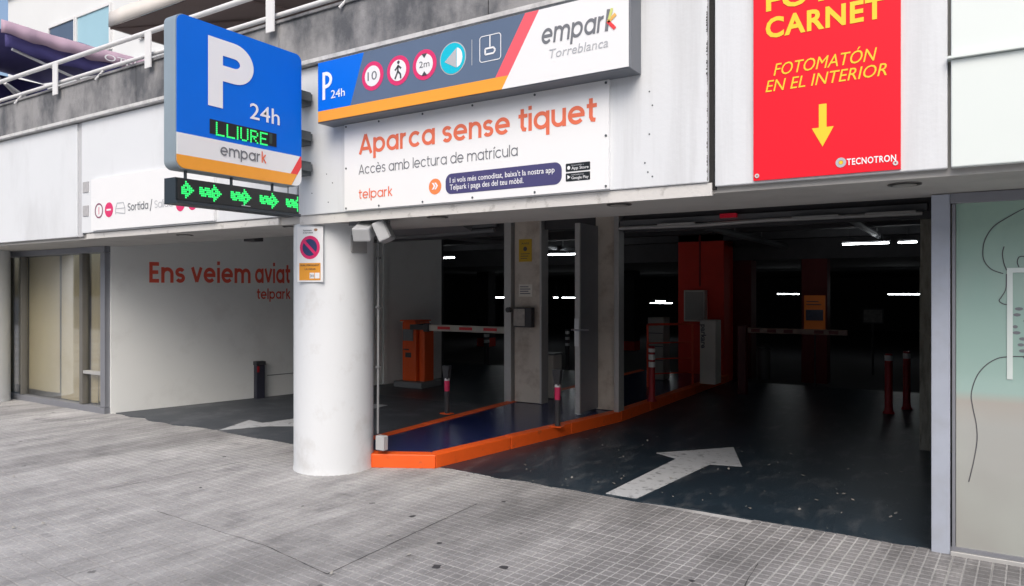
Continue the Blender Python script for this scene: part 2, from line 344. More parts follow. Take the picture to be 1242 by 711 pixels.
XH = .76
def arc(cx, cy, rx, ry, a0, a1, n=18): return [(cx + rx * math.cos(R(a0 + (a1 - a0) * k / n)), cy + ry * math.sin(R(a0 + (a1 - a0) * k / n))) for k in range(n + 1)]
def glyph(c, w):
    """round geometric letters as centre lines; cap height 1"""
    h = w / 2; r = XH / 2 - h; cy = XH / 2; W = 2 * r + w; bowl = arc(h + r, cy, r, r, 0, 360, 32); st = lambda x, a, b: [(x, a), (x, b)]
    xr = h + 2 * r
    if c in 'aàá': return [bowl, st(xr, 0, XH)], W
    if c == 'b': return [bowl, st(h, 0, 1.04)], W
    if c == 'd': return [bowl, st(xr, 0, 1.04)], W
    if c == 'p': return [bowl, st(h, -.27, XH)], W
    if c == 'q': return [bowl, st(xr, -.27, XH)], W
    if c == 'o': return [bowl], W
    if c == 'c': return [arc(h + r, cy, r, r, 42, 318, 26)], W * .92
    if c in 'eè':
        g = [arc(h + r, cy, r, r, 0, 318, 28), [(h * 1.2, cy), (xr + h * .9, cy)]]
        if c == 'è': g.append([(h + r - .12, 1.02), (h + r + .05, .88)])
        return g, W
    if c == 'i': return [st(h, 0, XH), st(h, .90, .90 + w * 1.02)], w
    if c == 'í': return [st(h, 0, XH), [(h - .03, .88), (h + .13, 1.03)]], w
    if c == 'l': return [st(h, 0, 1.04)], w
    if c == 'k': return [st(h, 0, 1.04), [(h, .30), (h + .40, XH)], [(h + .13, .40), (h + .44, 0)]], w + .40
    if c == 'm':
        q_ = r * .78
        return [st(h, 0, XH), arc(h + q_, XH - h - q_, q_, q_, 180, 0, 14) + [(h + 2 * q_, 0)], arc(h + 3 * q_, XH - h - q_, q_, q_, 180, 0, 14) + [(h + 4 * q_, 0)]], 4 * q_ + w
    if c == 'n': q_ = r * .86; return [st(h, 0, XH), arc(h + q_, XH - h - q_, q_, q_, 180, 0, 14) + [(h + 2 * q_, 0)]], 2 * q_ + w
    if c == 'u': q_ = r * .86; return [[(h, XH)] + arc(h + q_, h + q_, q_, q_, 180, 360, 14), st(h + 2 * q_, 0, XH)], 2 * q_ + w
    if c == 'r': q_ = r * .8; return [st(h, 0, XH), arc(h + q_, XH - h - q_, q_, q_, 180, 80, 10)], q_ * 1.2 + w
    if c == 's':
        q_ = (XH - w) / 4; x = h + q_ * 1.25
        return [arc(x, XH - h - q_, q_ * 1.25, q_, 25, 270, 14) + arc(x, h + q_, q_ * 1.25, q_, 90, -155, 14)[1:]], q_ * 2.5 + w
    if c == 't': return [[(h + .10, .98), (h + .10, .14 + h), (h + .16, h + .02), (h + .30, h)], [(0, XH - h), (.36 + h, XH - h)]], .40
    if c == 'v': return [[(h * .6, XH), (h * .6 + .27, .0 + h * .5)], [(h * .6 + .54, XH), (h * .6 + .27, h * .5)]], .54 + w * .6
    if c == 'A': return [[(h * .6, 0), (h * .6 + .37, 1 - h * .3)], [(h * .6 + .74, 0), (h * .6 + .37, 1 - h * .3)], [(.17, .27), (.66, .27)]], .74 + w * .6
    if c == 'E': return [st(h, 0, 1), [(h, 1 - h), (.52, 1 - h)], [(h, .51), (.48, .51)], [(h, h), (.52, h)]], .54
    if c == 'S':
        q_ = (1 - w) / 4; x = h + q_ * 1.15
        return [arc(x, 1 - h - q_, q_ * 1.15, q_, 25, 270, 14) + arc(x, h + q_, q_ * 1.15, q_, 90, -155, 14)[1:]], q_ * 2.3 + w
    if c == '/': return [[(.0, -.12), (.30, 1.08)]], .3
    return [], .26
def gtext(pl, s, u0, u1, v0, v1, m, parent, w=.13, gap=.10, slant=0, d=.0015, name='lettering'):
    """geometric lettering; v1 = cap height"""
    lay = []; x = 0
    for ch in s: g_, a = glyph(ch, w); lay.append((x, g_)); x += a + gap
    x -= gap; sy = v1 - v0; sx = (u1 - u0) / (x + slant * .3); mb = MB()
    for i, (x0, g_) in enumerate(lay):
        for j, ln in enumerate(g_):
            dd = d + .00018 * (2 * j + (i % 2)); n = len(ln); closed = n > 4 and math.dist(ln[0], ln[-1]) < 1e-6; L_ = []; R_ = []
            for k, p in enumerate(ln):
                a = ln[k - 1] if k else (ln[-2] if closed else None); b = ln[k + 1] if k < n - 1 else (ln[1] if closed else None)
                t0 = Vector((p[0] - a[0], p[1] - a[1])).normalized() if a else None; t1 = Vector((b[0] - p[0], b[1] - p[1])).normalized() if b else None
                t = (t0 + t1).normalized() if a and b else (t0 or t1); k_ = 1 / max(.5, t.dot(t1)) if t1 else 1
                nx, ny = -t.y * w / 2 * k_, t.x * w / 2 * k_
                for S_, sg in ((L_, 1), (R_, -1)):
                    X_, Y_ = p[0] + nx * sg, p[1] + ny * sg; S_.append((u0 + (x0 + X_ + slant * Y_) * sx, v0 + Y_ * sy))
            for k in range(n - 1): 
                if math.dist(L_[k], L_[k + 1]) + math.dist(R_[k], R_[k + 1]) > 1e-7: mb.prism([R_[k], R_[k + 1], L_[k + 1], L_[k]], dd, dd + .0006, M=pl.M)
    return mb.build(name, m, parent)
def disc_pts(u, v, ru, rv=None, n=28): rv = rv or ru; return [(u + ru * math.cos(2 * math.pi * k / n), v + rv * math.sin(2 * math.pi * k / n)) for k in range(n)]
def ring(pl, u, v, r0, r1, d=.0015, th=.001, n=28):
    mb = MB()
    for k in range(n):
        a, b = 2 * math.pi * k / n, 2 * math.pi * (k + 1) / n
        mb.prism([(u + r0 * math.cos(a), v + r0 * math.sin(a)), (u + r1 * math.cos(a), v + r1 * math.sin(a)), (u + r1 * math.cos(b), v + r1 * math.sin(b)), (u + r0 * math.cos(b), v + r0 * math.sin(b))], d, d + th, M=pl.M)
    return mb
def rrect(u0, u1, v0, v1, r, n=6):
    out = []
    for cx, cy, a0 in ((u1 - r, v0 + r, -90), (u1 - r, v1 - r, 0), (u0 + r, v1 - r, 90), (u0 + r, v0 + r, 180)):
        for k in range(n + 1):
            a = R(a0 + 90 * k / n); out.append((cx + r * math.cos(a), cy + r * math.sin(a)))
    return out
def quad(u0, u1, v0, v1): return [(u0, v0), (u1, v0), (u1, v1), (u0, v1)]
def stroke(pl, pts, wdt, d=.0015, th=.001, mb=None):
    mb = mb or MB()
    for (a, b), (c, e) in zip(pts[:-1], pts[1:]):
        L = math.hypot(c - a, e - b) or 1; nx, ny = -(e - b) / L * wdt / 2, (c - a) / L * wdt / 2
        mb.prism([(a - nx, b - ny), (c - nx, e - ny), (c + nx, e + ny), (a + nx, b + ny)], d, d + th, M=pl.M)
    return mb

# ================================================================ GROUND
g = struct('ground', MB().add([(-250, -250, -.06), (250, -250, -.06), (250, 250, -.06), (-250, 250, -.06)], [(0, 1, 2, 3)]), mat('street_asphalt', (.06, .06, .065), .85, var=.2, scale=.5))
pavement = struct('pavement', MB().box(-40, 30, -6, 5.24, -.05, -.004), pave_gap)
SA, CA = math.sin(TROT), math.cos(TROT)
def cam_depth(x, y): return -x * math.sin(R(32.45)) + y * math.cos(R(32.45))
def cam_px(x, y, z=0):
    zc = cam_depth(x, y); xc = x * math.cos(R(32.45)) + y * math.sin(R(32.45)); return 621 + 875 * xc / zc, 354 + 875 * (1.6 - z) / zc
tm = MB(); q = TP - .004; tm.box(-q / 2, q / 2, -q / 2, q / 2, -.0035, 0, 1)
cell = q / 3; gp = .0040
for i in range(3):
    for j in range(3):
        cx_, cy_ = (i - 1) * cell, (j - 1) * cell; a = cell / 2 - gp; b = a - .002
        tm.add([(cx_ + s * a, cy_ + t * a, 0) for s, t in ((-1, -1), (1, -1), (1, 1), (-1, 1))] + [(cx_ + s * b, cy_ + t * b, .0028) for s, t in ((-1, -1), (1, -1), (1, 1), (-1, 1))],
               [(4, 5, 6, 7), (0, 1, 5, 4), (1, 2, 6, 5), (2, 3, 7, 6), (3, 0, 4, 7)], 0)
spots = []
for i in range(-90, 40):
    for j in range(-40, 45):
        lx, ly = (i + .5) * TP, (j + .5) * TP
        x, y = lx * CA - ly * SA, lx * SA + ly * CA
        if y > 5.19 or y < .2 or x < -14 or x > 1.6: continue
        if cam_depth(x, y) < 1: continue
        px, py = cam_px(x, y)
        if px < -260 or px > 1500 or py > 1000: continue
        vis = -10 < px < 1252 and py < 722 and math.hypot(x + 4.93, y - 4.71) > .3
        spots.append((0 if vis else 1, cam_depth(x, y), x, y))
spots.sort()
tile0 = None; rest = MB()
for k, (h_, d_, x, y) in enumerate(spots):
    tz = random.uniform(-.0006, .0006); tilt = (random.gauss(0, .0018), random.gauss(0, .0018))
    if k < 300:
        if tile0 is None:
            tile0 = tm.build('paving_tile', [pave_pad, pave_gap]); o = tile0
        else:
            o = tile0.copy(); COL.objects.link(o)
        o.location = (x, y, tz); o.rotation_euler = (tilt[0], tilt[1], TROT); o.parent = pavement
    else:
        M = Matrix.Translation((x, y, tz)) @ Matrix.Rotation(TROT, 4, 'Z') @ Matrix.Rotation(tilt[0], 4, 'X')
        vs = [M @ Vector(v) for v in tm.v]; o_ = len(rest.v); rest.v += [tuple(v) for v in vs]
        rest.f += [tuple(i + o_ for i in f) for f in tm.f]; rest.mi += tm.mi
me = bpy.data.meshes.new('paving_tiles'); me.from_pydata(rest.v, [], rest.f); me.materials.append(pave_pad); me.materials.append(pave_gap)
me.polygons.foreach_set('material_index', rest.mi)
o = bpy.data.objects.new('paving_tiles', me); COL.objects.link(o); o.parent = pavement; o['kind'] = 'stuff'

def decal(poly, name, m_):
    return tag(MB().prism(poly, .0034, .0038).build(name, m_, pavement), kind='stuff')
crackm = mat('dirty_paving_crack', (.05, .05, .052), .9, var=.3, scale=30); blot = mat('dark_oil_blot', (.045, .045, .05), .7, var=.3, scale=20)
def crack(a, b, wd, seed):
    rr = random.Random(seed); a, b = Vector(a), Vector(b); n = max(4, int((b - a).length / .07)); dv = (b - a).normalized(); nv = Vector((-dv.y, dv.x)); off = 0; L_, R_ = [], []
    for i in range(n + 1):
        off += rr.uniform(-.004, .004); c = a + (b - a) * i / n + nv * off; w_ = wd * rr.uniform(.3, 1); L_.append(c + nv * w_ / 2); R_.append(c - nv * w_ / 2)
    vs = [(v.x, v.y, .0036) for v in L_ + R_]; k = n + 1
    tag(MB().add(vs, [(k + i, k + i + 1, i + 1, i) for i in range(n)]).build('paving_crack', crackm, pavement), kind='stuff')
CRK = [((-3.07, 2.88), (-3.12, 4.44), .012), ((-3.07, 2.88), (-3.75, 3.0), .010), ((-1.0, 3.5), (-1.05, 4.35), .008), ((-5.9, 3.2), (-5.7, 5.0), .008), ((-8.2, 3.4), (-8.0, 5.1), .008), ((-3.75, 3.0), (-5.0, 3.05), .006)]
for i, (a, b, w_) in enumerate(CRK): crack(a, b, w_, i)
for i, (x, y, r_) in enumerate([(-2.62, 3.30, .035), (-2.28, 3.50, .03), (-2.85, 3.62, .022), (-3.35, 3.95, .028), (-1.3, 3.9, .02), (-4.2, 3.7, .015), (-6.1, 4.4, .02), (-3.0, 4.6, .02), (-5.3, 3.6, .018)]):
    rr = random.Random(i + 40); decal([(x + r_ * rr.uniform(.6, 1.15) * math.cos(k * .628), y + r_ * rr.uniform(.6, 1.15) * math.sin(k * .628)) for k in range(10)], 'oil_blot', blot)

# driveway floors (edge slightly uneven) and the ramp down inside
def sheet(name, edge, m, y1, z):
    n = len(edge); vs = [(x, y, z) for x, y in edge] + [(x, y1, z) for x, y in edge] + [(x, y, z - .02) for x, y in edge]
    fs = [(i, i + 1, n + i + 1, n + i) for i in range(n - 1)] + [(2 * n + i, 2 * n + i + 1, i + 1, i) for i in range(n - 1)]
    return struct(name, MB().add(vs, fs), m)
sheet('entrance_driveway', [(-4.15 + i * .25, 5.17 + random.uniform(-.02, .03)) for i in range(18)], tarmac, 13, .006)
sheet('exit_driveway', [(-9.6 + i * .25, 5.17 + random.uniform(-.05, .06)) for i in range(21)], tarmac_exit, 8.3, .0065)
struct('garage_floor', MB().box(-18, -5.2, 8.3, 13, -.05, .005).box(-4.16, 3, 13, 13.02, -.05, .005), tarmac)
struct('garage_ramp', MB().add([(-18, 13, .004), (3, 13, .004), (3, 20, -1.1), (-18, 20, -1.1), (3, 34, -1.1), (-18, 34, -1.1)], [(0, 1, 2, 3), (3, 2, 4, 5)]), tarmac)

# floor arrows
def G(pts, z, name, label):
    o = MB().prism(pts, z, z + .003).build(name, mark); return tag(o, label, 'floor marking', 'painted direction arrows')
G([(-2.43, 5.20), (-2.17, 5.20), (-2.03, 6.60), (-1.76, 6.67), (-2.05, 7.45), (-2.62, 6.78), (-2.37, 6.64)], .007, 'painted_arrow', 'white arrow painted on the dark entrance driveway, pointing into the garage')
G([(-7.29, 5.19), (-7.02, 5.66), (-6.70, 5.86), (-6.90, 7.6), (-7.12, 7.6), (-7.17, 6.1), (-7.25, 5.76), (-7.55, 5.80)][:8], .0075, 'painted_arrow', 'white arrow painted on the exit driveway left of the near column, pointing out')

# raised island with orange kerb
ISL = [(-4.60, 4.84), (-4.08, 5.13), (-3.62, 8.20), (-3.62, 12.9), (-5.30, 12.9), (-5.28, 8.25), (-5.16, 5.30), (-5.10, 4.95)]
isl = thing('traffic_island', 'raised navy island with orange kerb between entrance and exit lanes', 'traffic island', (-4.4, 7, 0))
def inset(p, d):
    n = len(p); out = []
    for i in range(n):
        a, b, c = Vector(p[i - 1]), Vector(p[i]), Vector(p[(i + 1) % n]); e1 = (b - a).normalized(); e2 = (c - b).normalized()
        n1 = Vector((-e1.y, e1.x)); n2 = Vector((-e2.y, e2.x)); k = (n1 + n2).normalized(); out.append(tuple(b + k * (d / max(.3, k.dot(n1)))))
    return out
inn = inset(ISL, .13)
MB().prism(inset(ISL, .125), 0, .122).build('island_top', navy, isl)
for a, b in ((0, 1), (1, 2), (2, 3), (4, 5), (5, 6), (6, 7), (7, 0)):
    pts = [ISL[a], ISL[b], inn[b], inn[a]]
    nseg = max(1, round((Vector(ISL[a]) - Vector(ISL[b])).length / 1.0))
    for k in range(nseg):
        f0, f1 = k / nseg, (k + 1) / nseg
        L = lambda p, q_, f: (p[0] + (q_[0] - p[0]) * f, p[1] + (q_[1] - p[1]) * f)
        f0 += .0015; f1 -= .0015
        MB().prism([L(pts[0], pts[1], f0), L(pts[0], pts[1], f1), L(pts[3], pts[2], f1), L(pts[3], pts[2], f0)], 0, .128 + random.uniform(-.003, .003)).build('kerb_stone', kerb_m, isl, bevel=.008)

# ================================================================ BUILDING FRONT
fas = thing('fascia', 'long white clad fascia above the car park entrances and shop windows', 'building front', (-5, 4.5, 2.2))
MB().box(-26, 4, 4.37, 5.28, 2.20, 3.55).build('beam', beam_m, fas)
MB().box(-4.97, -1.325, 4.345, 4.369, 2.185, 2.262).build('beam_edge', beam_edge, fas)
MB().box(-8.52, -5.25, 4.345, 4.369, 2.203, 2.262).build('beam_edge', beam_edge, fas)
for x0, x1, z0, m in ((-26, -15.5, 2.235, white), (-15.48, -12.3, 2.235, white), (-12.28, -8.70, 2.235, white), (-8.60, -4.99, 2.27, white), (-4.97, -1.345, 2.265, white_streak), (-1.303, -.10, 2.235, white_streak)):
    MB().box(x0, x1, 4.33, 4.366, z0, 3.54).build('cladding_panel', m, fas, bevel=.006)
MB().box(-8.695, -8.605, 4.345, 4.366, 2.235, 3.54).build('joint_strip', mat('joint_filler', (.50, .51, .53), .6), fas)
MB().box(-1.342, -1.302, 4.352, 4.367, 2.22, 3.54).build('joint_gap', black, fas)
MB().box(-.085, 3.5, 4.31, 4.36, 2.235, 2.785).build('mint_panel', mint_panel, fas, bevel=.006)
MB().box(-.085, 3.5, 4.31, 4.36, 2.80, 3.54).build('mint_panel', mint_panel, fas, bevel=.006)
MB().box(-.10, 3.5, 4.285, 4.36, 2.7865, 2.7985).build('mint_ledge', mint_panel, fas)
for z in (2.46, 2.73):
    MB().box(-8.56, -8.44, 4.322, 4.3295, z, z + .12).build('patch_plate', mat('faded_grey_patch', (.42, .42, .43), .7, var=.25, scale=25), fas)
MB().box(-26, 3.5, 4.27, 4.42, 3.552, 3.585).build('ledge', lip_m, fas)
mb = MB(); zz = 2.27
while zz < 3.53:
    wd_ = random.uniform(.001, .007) * (1 + (zz > 2.9) * .8); dz_ = random.uniform(.008, .03)
    mb.add([(-1.346, 4.3285, zz), (-1.346 - wd_, 4.3285, zz + dz_ * .3), (-1.346 - wd_ * .7, 4.3285, zz + dz_ * .8), (-1.346, 4.3285, zz + dz_)], [(0, 3, 2, 1)]); zz += dz_ * .9
tag(mb.build('mould_stain', black, fas), kind='stuff')
sm = MB()
for (x, z) in [(-4.87, 2.95), (-4.83, 2.72), (-4.80, 2.45), (-4.62, 2.60), (-4.60, 2.36), (-4.55, 2.52), (-1.72, 2.87), (-1.70, 2.78), (-1.72, 2.60), (-1.75, 2.42), (-1.73, 2.36), (-1.70, 2.33), (-.36, 2.55), (-.33, 2.27)]:
    sm.tube([(x, 4.328, z), (x, 4.332, z)], .0055, 8)
tag(sm.build('screw_head', bracket_m, fas), kind='stuff')

par = thing('parapet', 'dark weathered concrete parapet running above the white fascia', 'parapet', (-5, 4.5, 3.6))
for i in range(13):
    x0 = -26 + i * 2.3; MB().box(x0 + .004, x0 + 2.296, 4.39, 4.60, 3.587, 4.03).build('concrete_panel', parapet_m, par, bevel=.004)
MB().box(-26, 3.9, 4.37, 4.63, 4.031, 4.055).build('coping', parapet_m, par)
tag(MB().box(-26, 4, 4.60, 12, 3.55, 3.80).build('terrace_floor', parapet_m), kind='structure')

rl = thing('terrace_railing', 'white tubular handrail with flat posts along the terrace edge', 'railing', (-9, 4.35, 4.0))
MB().tube([(-26, 4.36, 4.335), (3, 4.36, 4.335)], .026, 12).build('handrail', rail_m, rl, smooth=True)
MB().tube([(-26, 4.40, 4.115), (3, 4.40, 4.115)], .022, 12).build('lower_rail', rail_m, rl, smooth=True)
for i in range(14):
    x = -5.35 + 1.93 * (i - 10) + 1.93 * 0
    MB().box(x - .055, x + .055, 4.33, 4.342, 3.95, 4.32).build('post', rail_m, rl)
    MB().tube([(x + .95, 4.40, 4.10), (x + .85, 4.36, 4.0)], .012, 8).build('rail_foot', rail_m, rl)

# round columns
def column(x, label):
    c = thing('round_column', label, 'column', (x, 4.71, 0), 'white round columns under the fascia')
    MB().lathe([(.362, -.01), (.361, .012), (.358, .03), (.356, .06), (.356, 2.198)], x, 4.71, 48).build('shaft', col_m, c, smooth=True)
    return c
column(-4.93, 'thick white round column in the middle, carrying the no-parking plate')
column(-12.15, 'white round column at the far left edge beside the papered shop window')

# exit side wall with lettering
A = Vector((-9.51, 5.16, 0)); B = Vector((-8.26, 10.56, 0)); du = (B - A).normalized(); nn = Vector((du.y, -du.x, 0))
ew = thing('exit_side_wall', 'white side wall of the exit lane with red slogan lettering', 'wall', A)
W = Plane(A, du, nn); Lw = (B - A).length
MB().prism(quad(0, Lw, -.02, 2.75), -.25, 0, M=W.M).build('wall_face', exit_wall, ew)
MB().prism([(x, y) for x, y in quad(4.25, 4.33, 0, 2.6)], 0, .03, M=W.M).build('joint_cover', exit_wall, ew)
MB().tube([W.M @ Vector((2.15, .33, .004)), W.M @ Vector((4.2, .33, .004))], .006, 8).build('conduit', conduit, ew)
gtext(W, 'Ens', .47, .94, 1.725, 2.005, txtred, ew, w=.18)
gtext(W, 'veiem', 1.03, 1.89, 1.728, 2.015, txtred, ew, w=.18)
gtext(W, 'aviat', 1.96, 2.52, 1.732, 2.02, txtred, ew, w=.18)
gtext(W, 'telpark', 1.99, 2.53, 1.49, 1.645, txtred, ew, w=.16)

# entrance: frame line of the roller doors at y = 8.2
inr = thing('entrance_partition', 'grey partition between the lanes with notices on its narrow pillar', 'partition', (-4.5, 8.2, .12))
MB().box(-5.175, -4.775, 8.20, 8.34, .128, 2.6).build('pillar_panel', pillar_m, inr, bevel=.006)
MB().box(-5.31, -5.20, 8.15, 8.28, .10, 2.6).build('guide_post', alu, inr, bevel=.004)
MB().box(-4.772, -4.745, 8.18, 8.36, .128, 2.6).build('frame_edge', alu, inr)
MB().box(-3.98, -3.70, 8.22, 8.36, .128, 2.6).build('pillar_panel', pillar_m, inr, bevel=.006)
MB().box(-3.695, -3.63, 8.14, 8.30, .10, 2.6).build('guide_post', alu, inr, bevel=.004)
MB().box(-4.745, -3.98, 8.26, 8.30, 2.42, 2.6).build('head_rail', dark_frame, inr)
lf = thing('service_door', 'dark narrow door leaf standing open beside the island, with bright edge and handle', 'door', (-3.97, 8.1, .13))
MB().box(-3.975, -3.935, 7.71, 8.195, .15, 2.42).build('leaf', frame2, lf)
MB().box(-3.99, -3.925, 7.675, 7.708, .14, 2.42).build('edge_strip', alu, lf, bevel=.003)
MB().tube([(-4.03, 7.66, 1.145), (-3.80, 7.66, 1.15)], .010, 8).tube([(-3.957, 7.66, 1.14), (-3.957, 7.69, 1.14)], .018, 8).build('handle', steel_h, lf)
MB().box(-3.99, -3.93, 7.663, 7.674, .95, 1.28).build('lock_plate', steel_h, lf)

# lintel and shutter housings behind the beam
lin = thing('shutter_housing', 'dark shutter rails and ducts hanging over the entrance lane', 'shutter', (-2, 8.2, 2.3))
MB().box(-3.62, -.36, 8.16, 8.24, 2.40, 2.47).build('guide_rail', duct, lin, bevel=.005)
MB().box(-3.62, -.28, 8.26, 8.36, 2.33, 2.72).build('shutter_box', dark_frame, lin)
MB().tube([(-3.6, 8.10, 2.37), (-2.6, 8.10, 2.36), (-1.9, 8.12, 2.38), (-.4, 8.1, 2.37)], .022, 8).build('pipe', alu, lin, smooth=True)
MB().box(-2.38, -2.20, 8.09, 8.15, 2.43, 2.475).build('red_lamp', mat('red_lamp_lens', (.5, .01, .03), .3, var=0, emit=(1, .02, .06, 1), estr=.05), lin)
for x in (-3.1, -1.6, -.9):
    MB().box(x, x + .45, 8.04, 8.075, 2.37, 2.395).build('slat_end', alu, lin)
lin2 = thing('shutter_housing', 'grey shutter housing and rails hanging over the exit lane', 'shutter', (-7, 8.2, 2.3))
MB().box(-8.6, -5.32, 8.16, 8.3, 2.36, 2.72).build('shutter_box', dark_frame, lin2)
MB().box(-7.9, -6.0, 7.2, 7.26, 2.43, 2.52).build('guide_rail', duct, lin2)
MB().tube([(-7.8, 8.05, 2.42), (-6.8, 8.05, 2.40), (-5.4, 8.05, 2.43)], .03, 8).tube([(-7.9, 8.1, 2.49), (-5.4, 8.1, 2.50)], .025, 8).build('pipe', duct, lin2, smooth=True)
cd = MB().prism([(-4.95, 5.29), (-4.0, 5.29), (-4.55, 6.35), (-5.6, 6.35), (-5.6, 5.29)], 2.25, 2.52).build('ceiling_duct', duct); tag(cd, 'grey boxed duct under the ceiling just behind the middle column', 'duct')

# raw concrete pier on the right and the jamb
pier = thing('concrete_pier', 'rough board-marked concrete pier at the right side of the entrance', 'pier', (-.3, 8.5, 0))
MB().box(-.43, -.06, 8.36, 8.8, 0, 2.75).build('pier_shaft', raw, pier, bevel=.01)
MB().box(-.435, -.31, 8.345, 8.36, .0, 1.85).build('board_mark', raw, pier)
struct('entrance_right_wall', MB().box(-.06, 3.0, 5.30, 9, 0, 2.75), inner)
sr = thing('right_shopfront', 'shop window on the right with mint and grey film, a reflection painted into the grey, and a line-drawn face', 'shop window', (.1, 5.2, 0))
MB().box(-.205, -.105, 5.13, 5.27, 0, 2.195).build('jamb', frame_m, sr, bevel=.004)
MB().box(-.095, -.078, 5.125, 5.20, .03, 2.13).build('frame_bead', frame2, sr)
MB().box(-.104, 2.6, 5.12, 5.24, 2.135, 2.197).build('head_frame', frame2, sr, bevel=.003)
MB().box(-.104, 2.6, 5.115, 5.24, 0, .028).build('sill', alu, sr, bevel=.003)
MB().box(-.104, 2.6, 5.13, 5.22, .030, .052).build('bottom_rail', frame2, sr)
MB().box(-.075, 2.6, 5.150, 5.162, .05, 2.135).build('window_pane', film_m, sr)
SR = PY(5.15)
C1 = [(.42, 2.10), (.34, 2.105), (.262, 2.084), (.175, 2.032), (.114, 1.986), (.073, 1.914), (.061, 1.841), (.069, 1.782), (.106, 1.732), (.162, 1.707)]
C2 = [(.166, 1.867), (.158, 1.824), (.166, 1.765), (.179, 1.726)]
C3 = [(.178, 1.705), (.175, 1.619), (.154, 1.571), (.142, 1.546), (.166, 1.527), (.206, 1.523)]
C4 = [(.50, 1.20), (.40, 1.222), (.262, 1.222), (.194, 1.218), (.134, 1.205), (.073, 1.158), (.028, 1.086), (.003, .986), (.011, .902), (.028, .805), (.032, .706), (.015, .581), (-.01, .454)]
C5 = [(.29, 1.80), (.262, 1.806), (.238, 1.802), (.23, 1.773), (.238, 1.744)]
def smooth_pts(p, k=6):
    out = []
    for i in range(len(p) - 1):
        p0, p1, p2, p3 = p[max(0, i - 1)], p[i], p[i + 1], p[min(len(p) - 1, i + 2)]
        for s in range(k):
            t = s / k
            out.append(tuple(.5 * (2 * p1[j] + (p2[j] - p0[j]) * t + (2 * p0[j] - 5 * p1[j] + 4 * p2[j] - p3[j]) * t * t + (3 * p1[j] - p0[j] - 3 * p2[j] + p3[j]) * t ** 3) for j in (0, 1)))
    return out + [p[-1]]
mb = MB()
for c in (C1, C2, C3, C4, C5): stroke(SR, smooth_pts(c), .0055).build('drawn_line', txtdark, sr)
fr = MB(); 
for q_ in (quad(.18, .208, 1.085, 1.74), quad(.208, .62, 1.712, 1.74)): fr.prism(q_, .003, .006, M=SR.M)
fr.build('pale_frame_strips', mat('pale_frame_tone', (.62, .70, .68), .5, var=.05), sr)  # pale strips laid on the film for a frame showing in the glass
mb = MB(); 
for k in range(9): mb.prism(disc_pts(.25 + random.uniform(-.03, .03), 1.50 - k * .035, .012 + random.random() * .012, .01, 8), .0015, .0025, M=SR.M)
mb.build('sketch_marks', txtgrey, sr)

# left shopfront, covered with paper inside
sl = thing('left_shopfront', 'papered-over shop window at the left in an aluminium frame', 'shop window', (-10.7, 5.2, 0))
for x0, x1 in ((-12.35, -12.28), (-11.86, -11.83), (-10.19, -10.11), (-9.66, -9.55)):
    MB().box(x0, x1, 5.10, 5.18, .085, 2.115).build('mullion', mat('grimy_door_frame', (.17, .165, .15), .5, .2, var=.15) if x0 < -9.7 else frame2, sl, bevel=.003)
MB().box(-12.35, -9.54, 5.09, 5.20, 2.12, 2.197).build('head_frame', frame2, sl, bevel=.003)
MB().box(-12.35, -9.54, 5.09, 5.20, 0, .08).build('bottom_rail', frame2, sl, bevel=.003)
MB().box(-10.10, -9.67, 5.105, 5.17, .50, .54).build('mid_rail', alu, sl)
MB().box(-12.30, -10.20, 5.150, 5.158, .085, 2.115).build('window_pane', glass_m, sl)
MB().box(-10.10, -9.67, 5.150, 5.158, .085, 2.115).build('window_pane', glass_m, sl)
def sheetp(x0, x1, z0, z1, lean=0, nseg=8):
    mb = MB(); vs = []
    for i in range(nseg + 1):
        t = i / nseg; y = 5.20 + .012 * math.sin(t * 7 + x0) + .004 * random.random()
        vs += [(x0 + (x1 - x0) * t, y, z0), (x0 + (x1 - x0) * t + lean * (1 if i == nseg else t), y + .008, z1)]
    mb.add(vs, [(2 * i, 2 * i + 2, 2 * i + 3, 2 * i + 1) for i in range(nseg)])
    vs2 = [(a, b + .002, c) for a, b, c in vs]; mb.add(vs2, [(2 * i + 1, 2 * i + 3, 2 * i + 2, 2 * i) for i in range(nseg)])
    return mb.build('covering_paper', paper, sl)
sheetp(-11.85, -10.95, .16, 2.11, -.025); sheetp(-10.90, -10.20, .09, 2.11, .02); sheetp(-10.10, -9.90, .1, 2.11, .05); sheetp(-9.89, -9.68, .13, 2.11, -.03)
sheetp(-12.30, -11.90, .2, 2.11)
struct('shop_interior', MB().box(-12.4, -9.62, 5.26, 5.30, 0, 2.2), dark_frame)

# garage shell
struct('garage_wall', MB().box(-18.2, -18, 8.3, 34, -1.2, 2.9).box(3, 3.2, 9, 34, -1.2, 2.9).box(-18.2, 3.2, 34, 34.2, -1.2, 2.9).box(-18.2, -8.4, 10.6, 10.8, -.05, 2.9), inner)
struct('vestibule_ceiling', MB().box(-9.8, .2, 5.285, 8.16, 2.62, 2.8), mat('vestibule_ceiling_paint', (.40, .40, .39), .8, var=.15, scale=2, dirt=(.15, .15, .14), dscale=2))
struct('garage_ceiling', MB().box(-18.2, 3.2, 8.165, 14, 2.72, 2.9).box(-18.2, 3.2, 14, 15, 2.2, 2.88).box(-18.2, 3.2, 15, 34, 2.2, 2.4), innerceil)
struct('left_end_wall', MB().box(-26, -12.36, 5.12, 5.3, 0, 2.2), exit_wall)

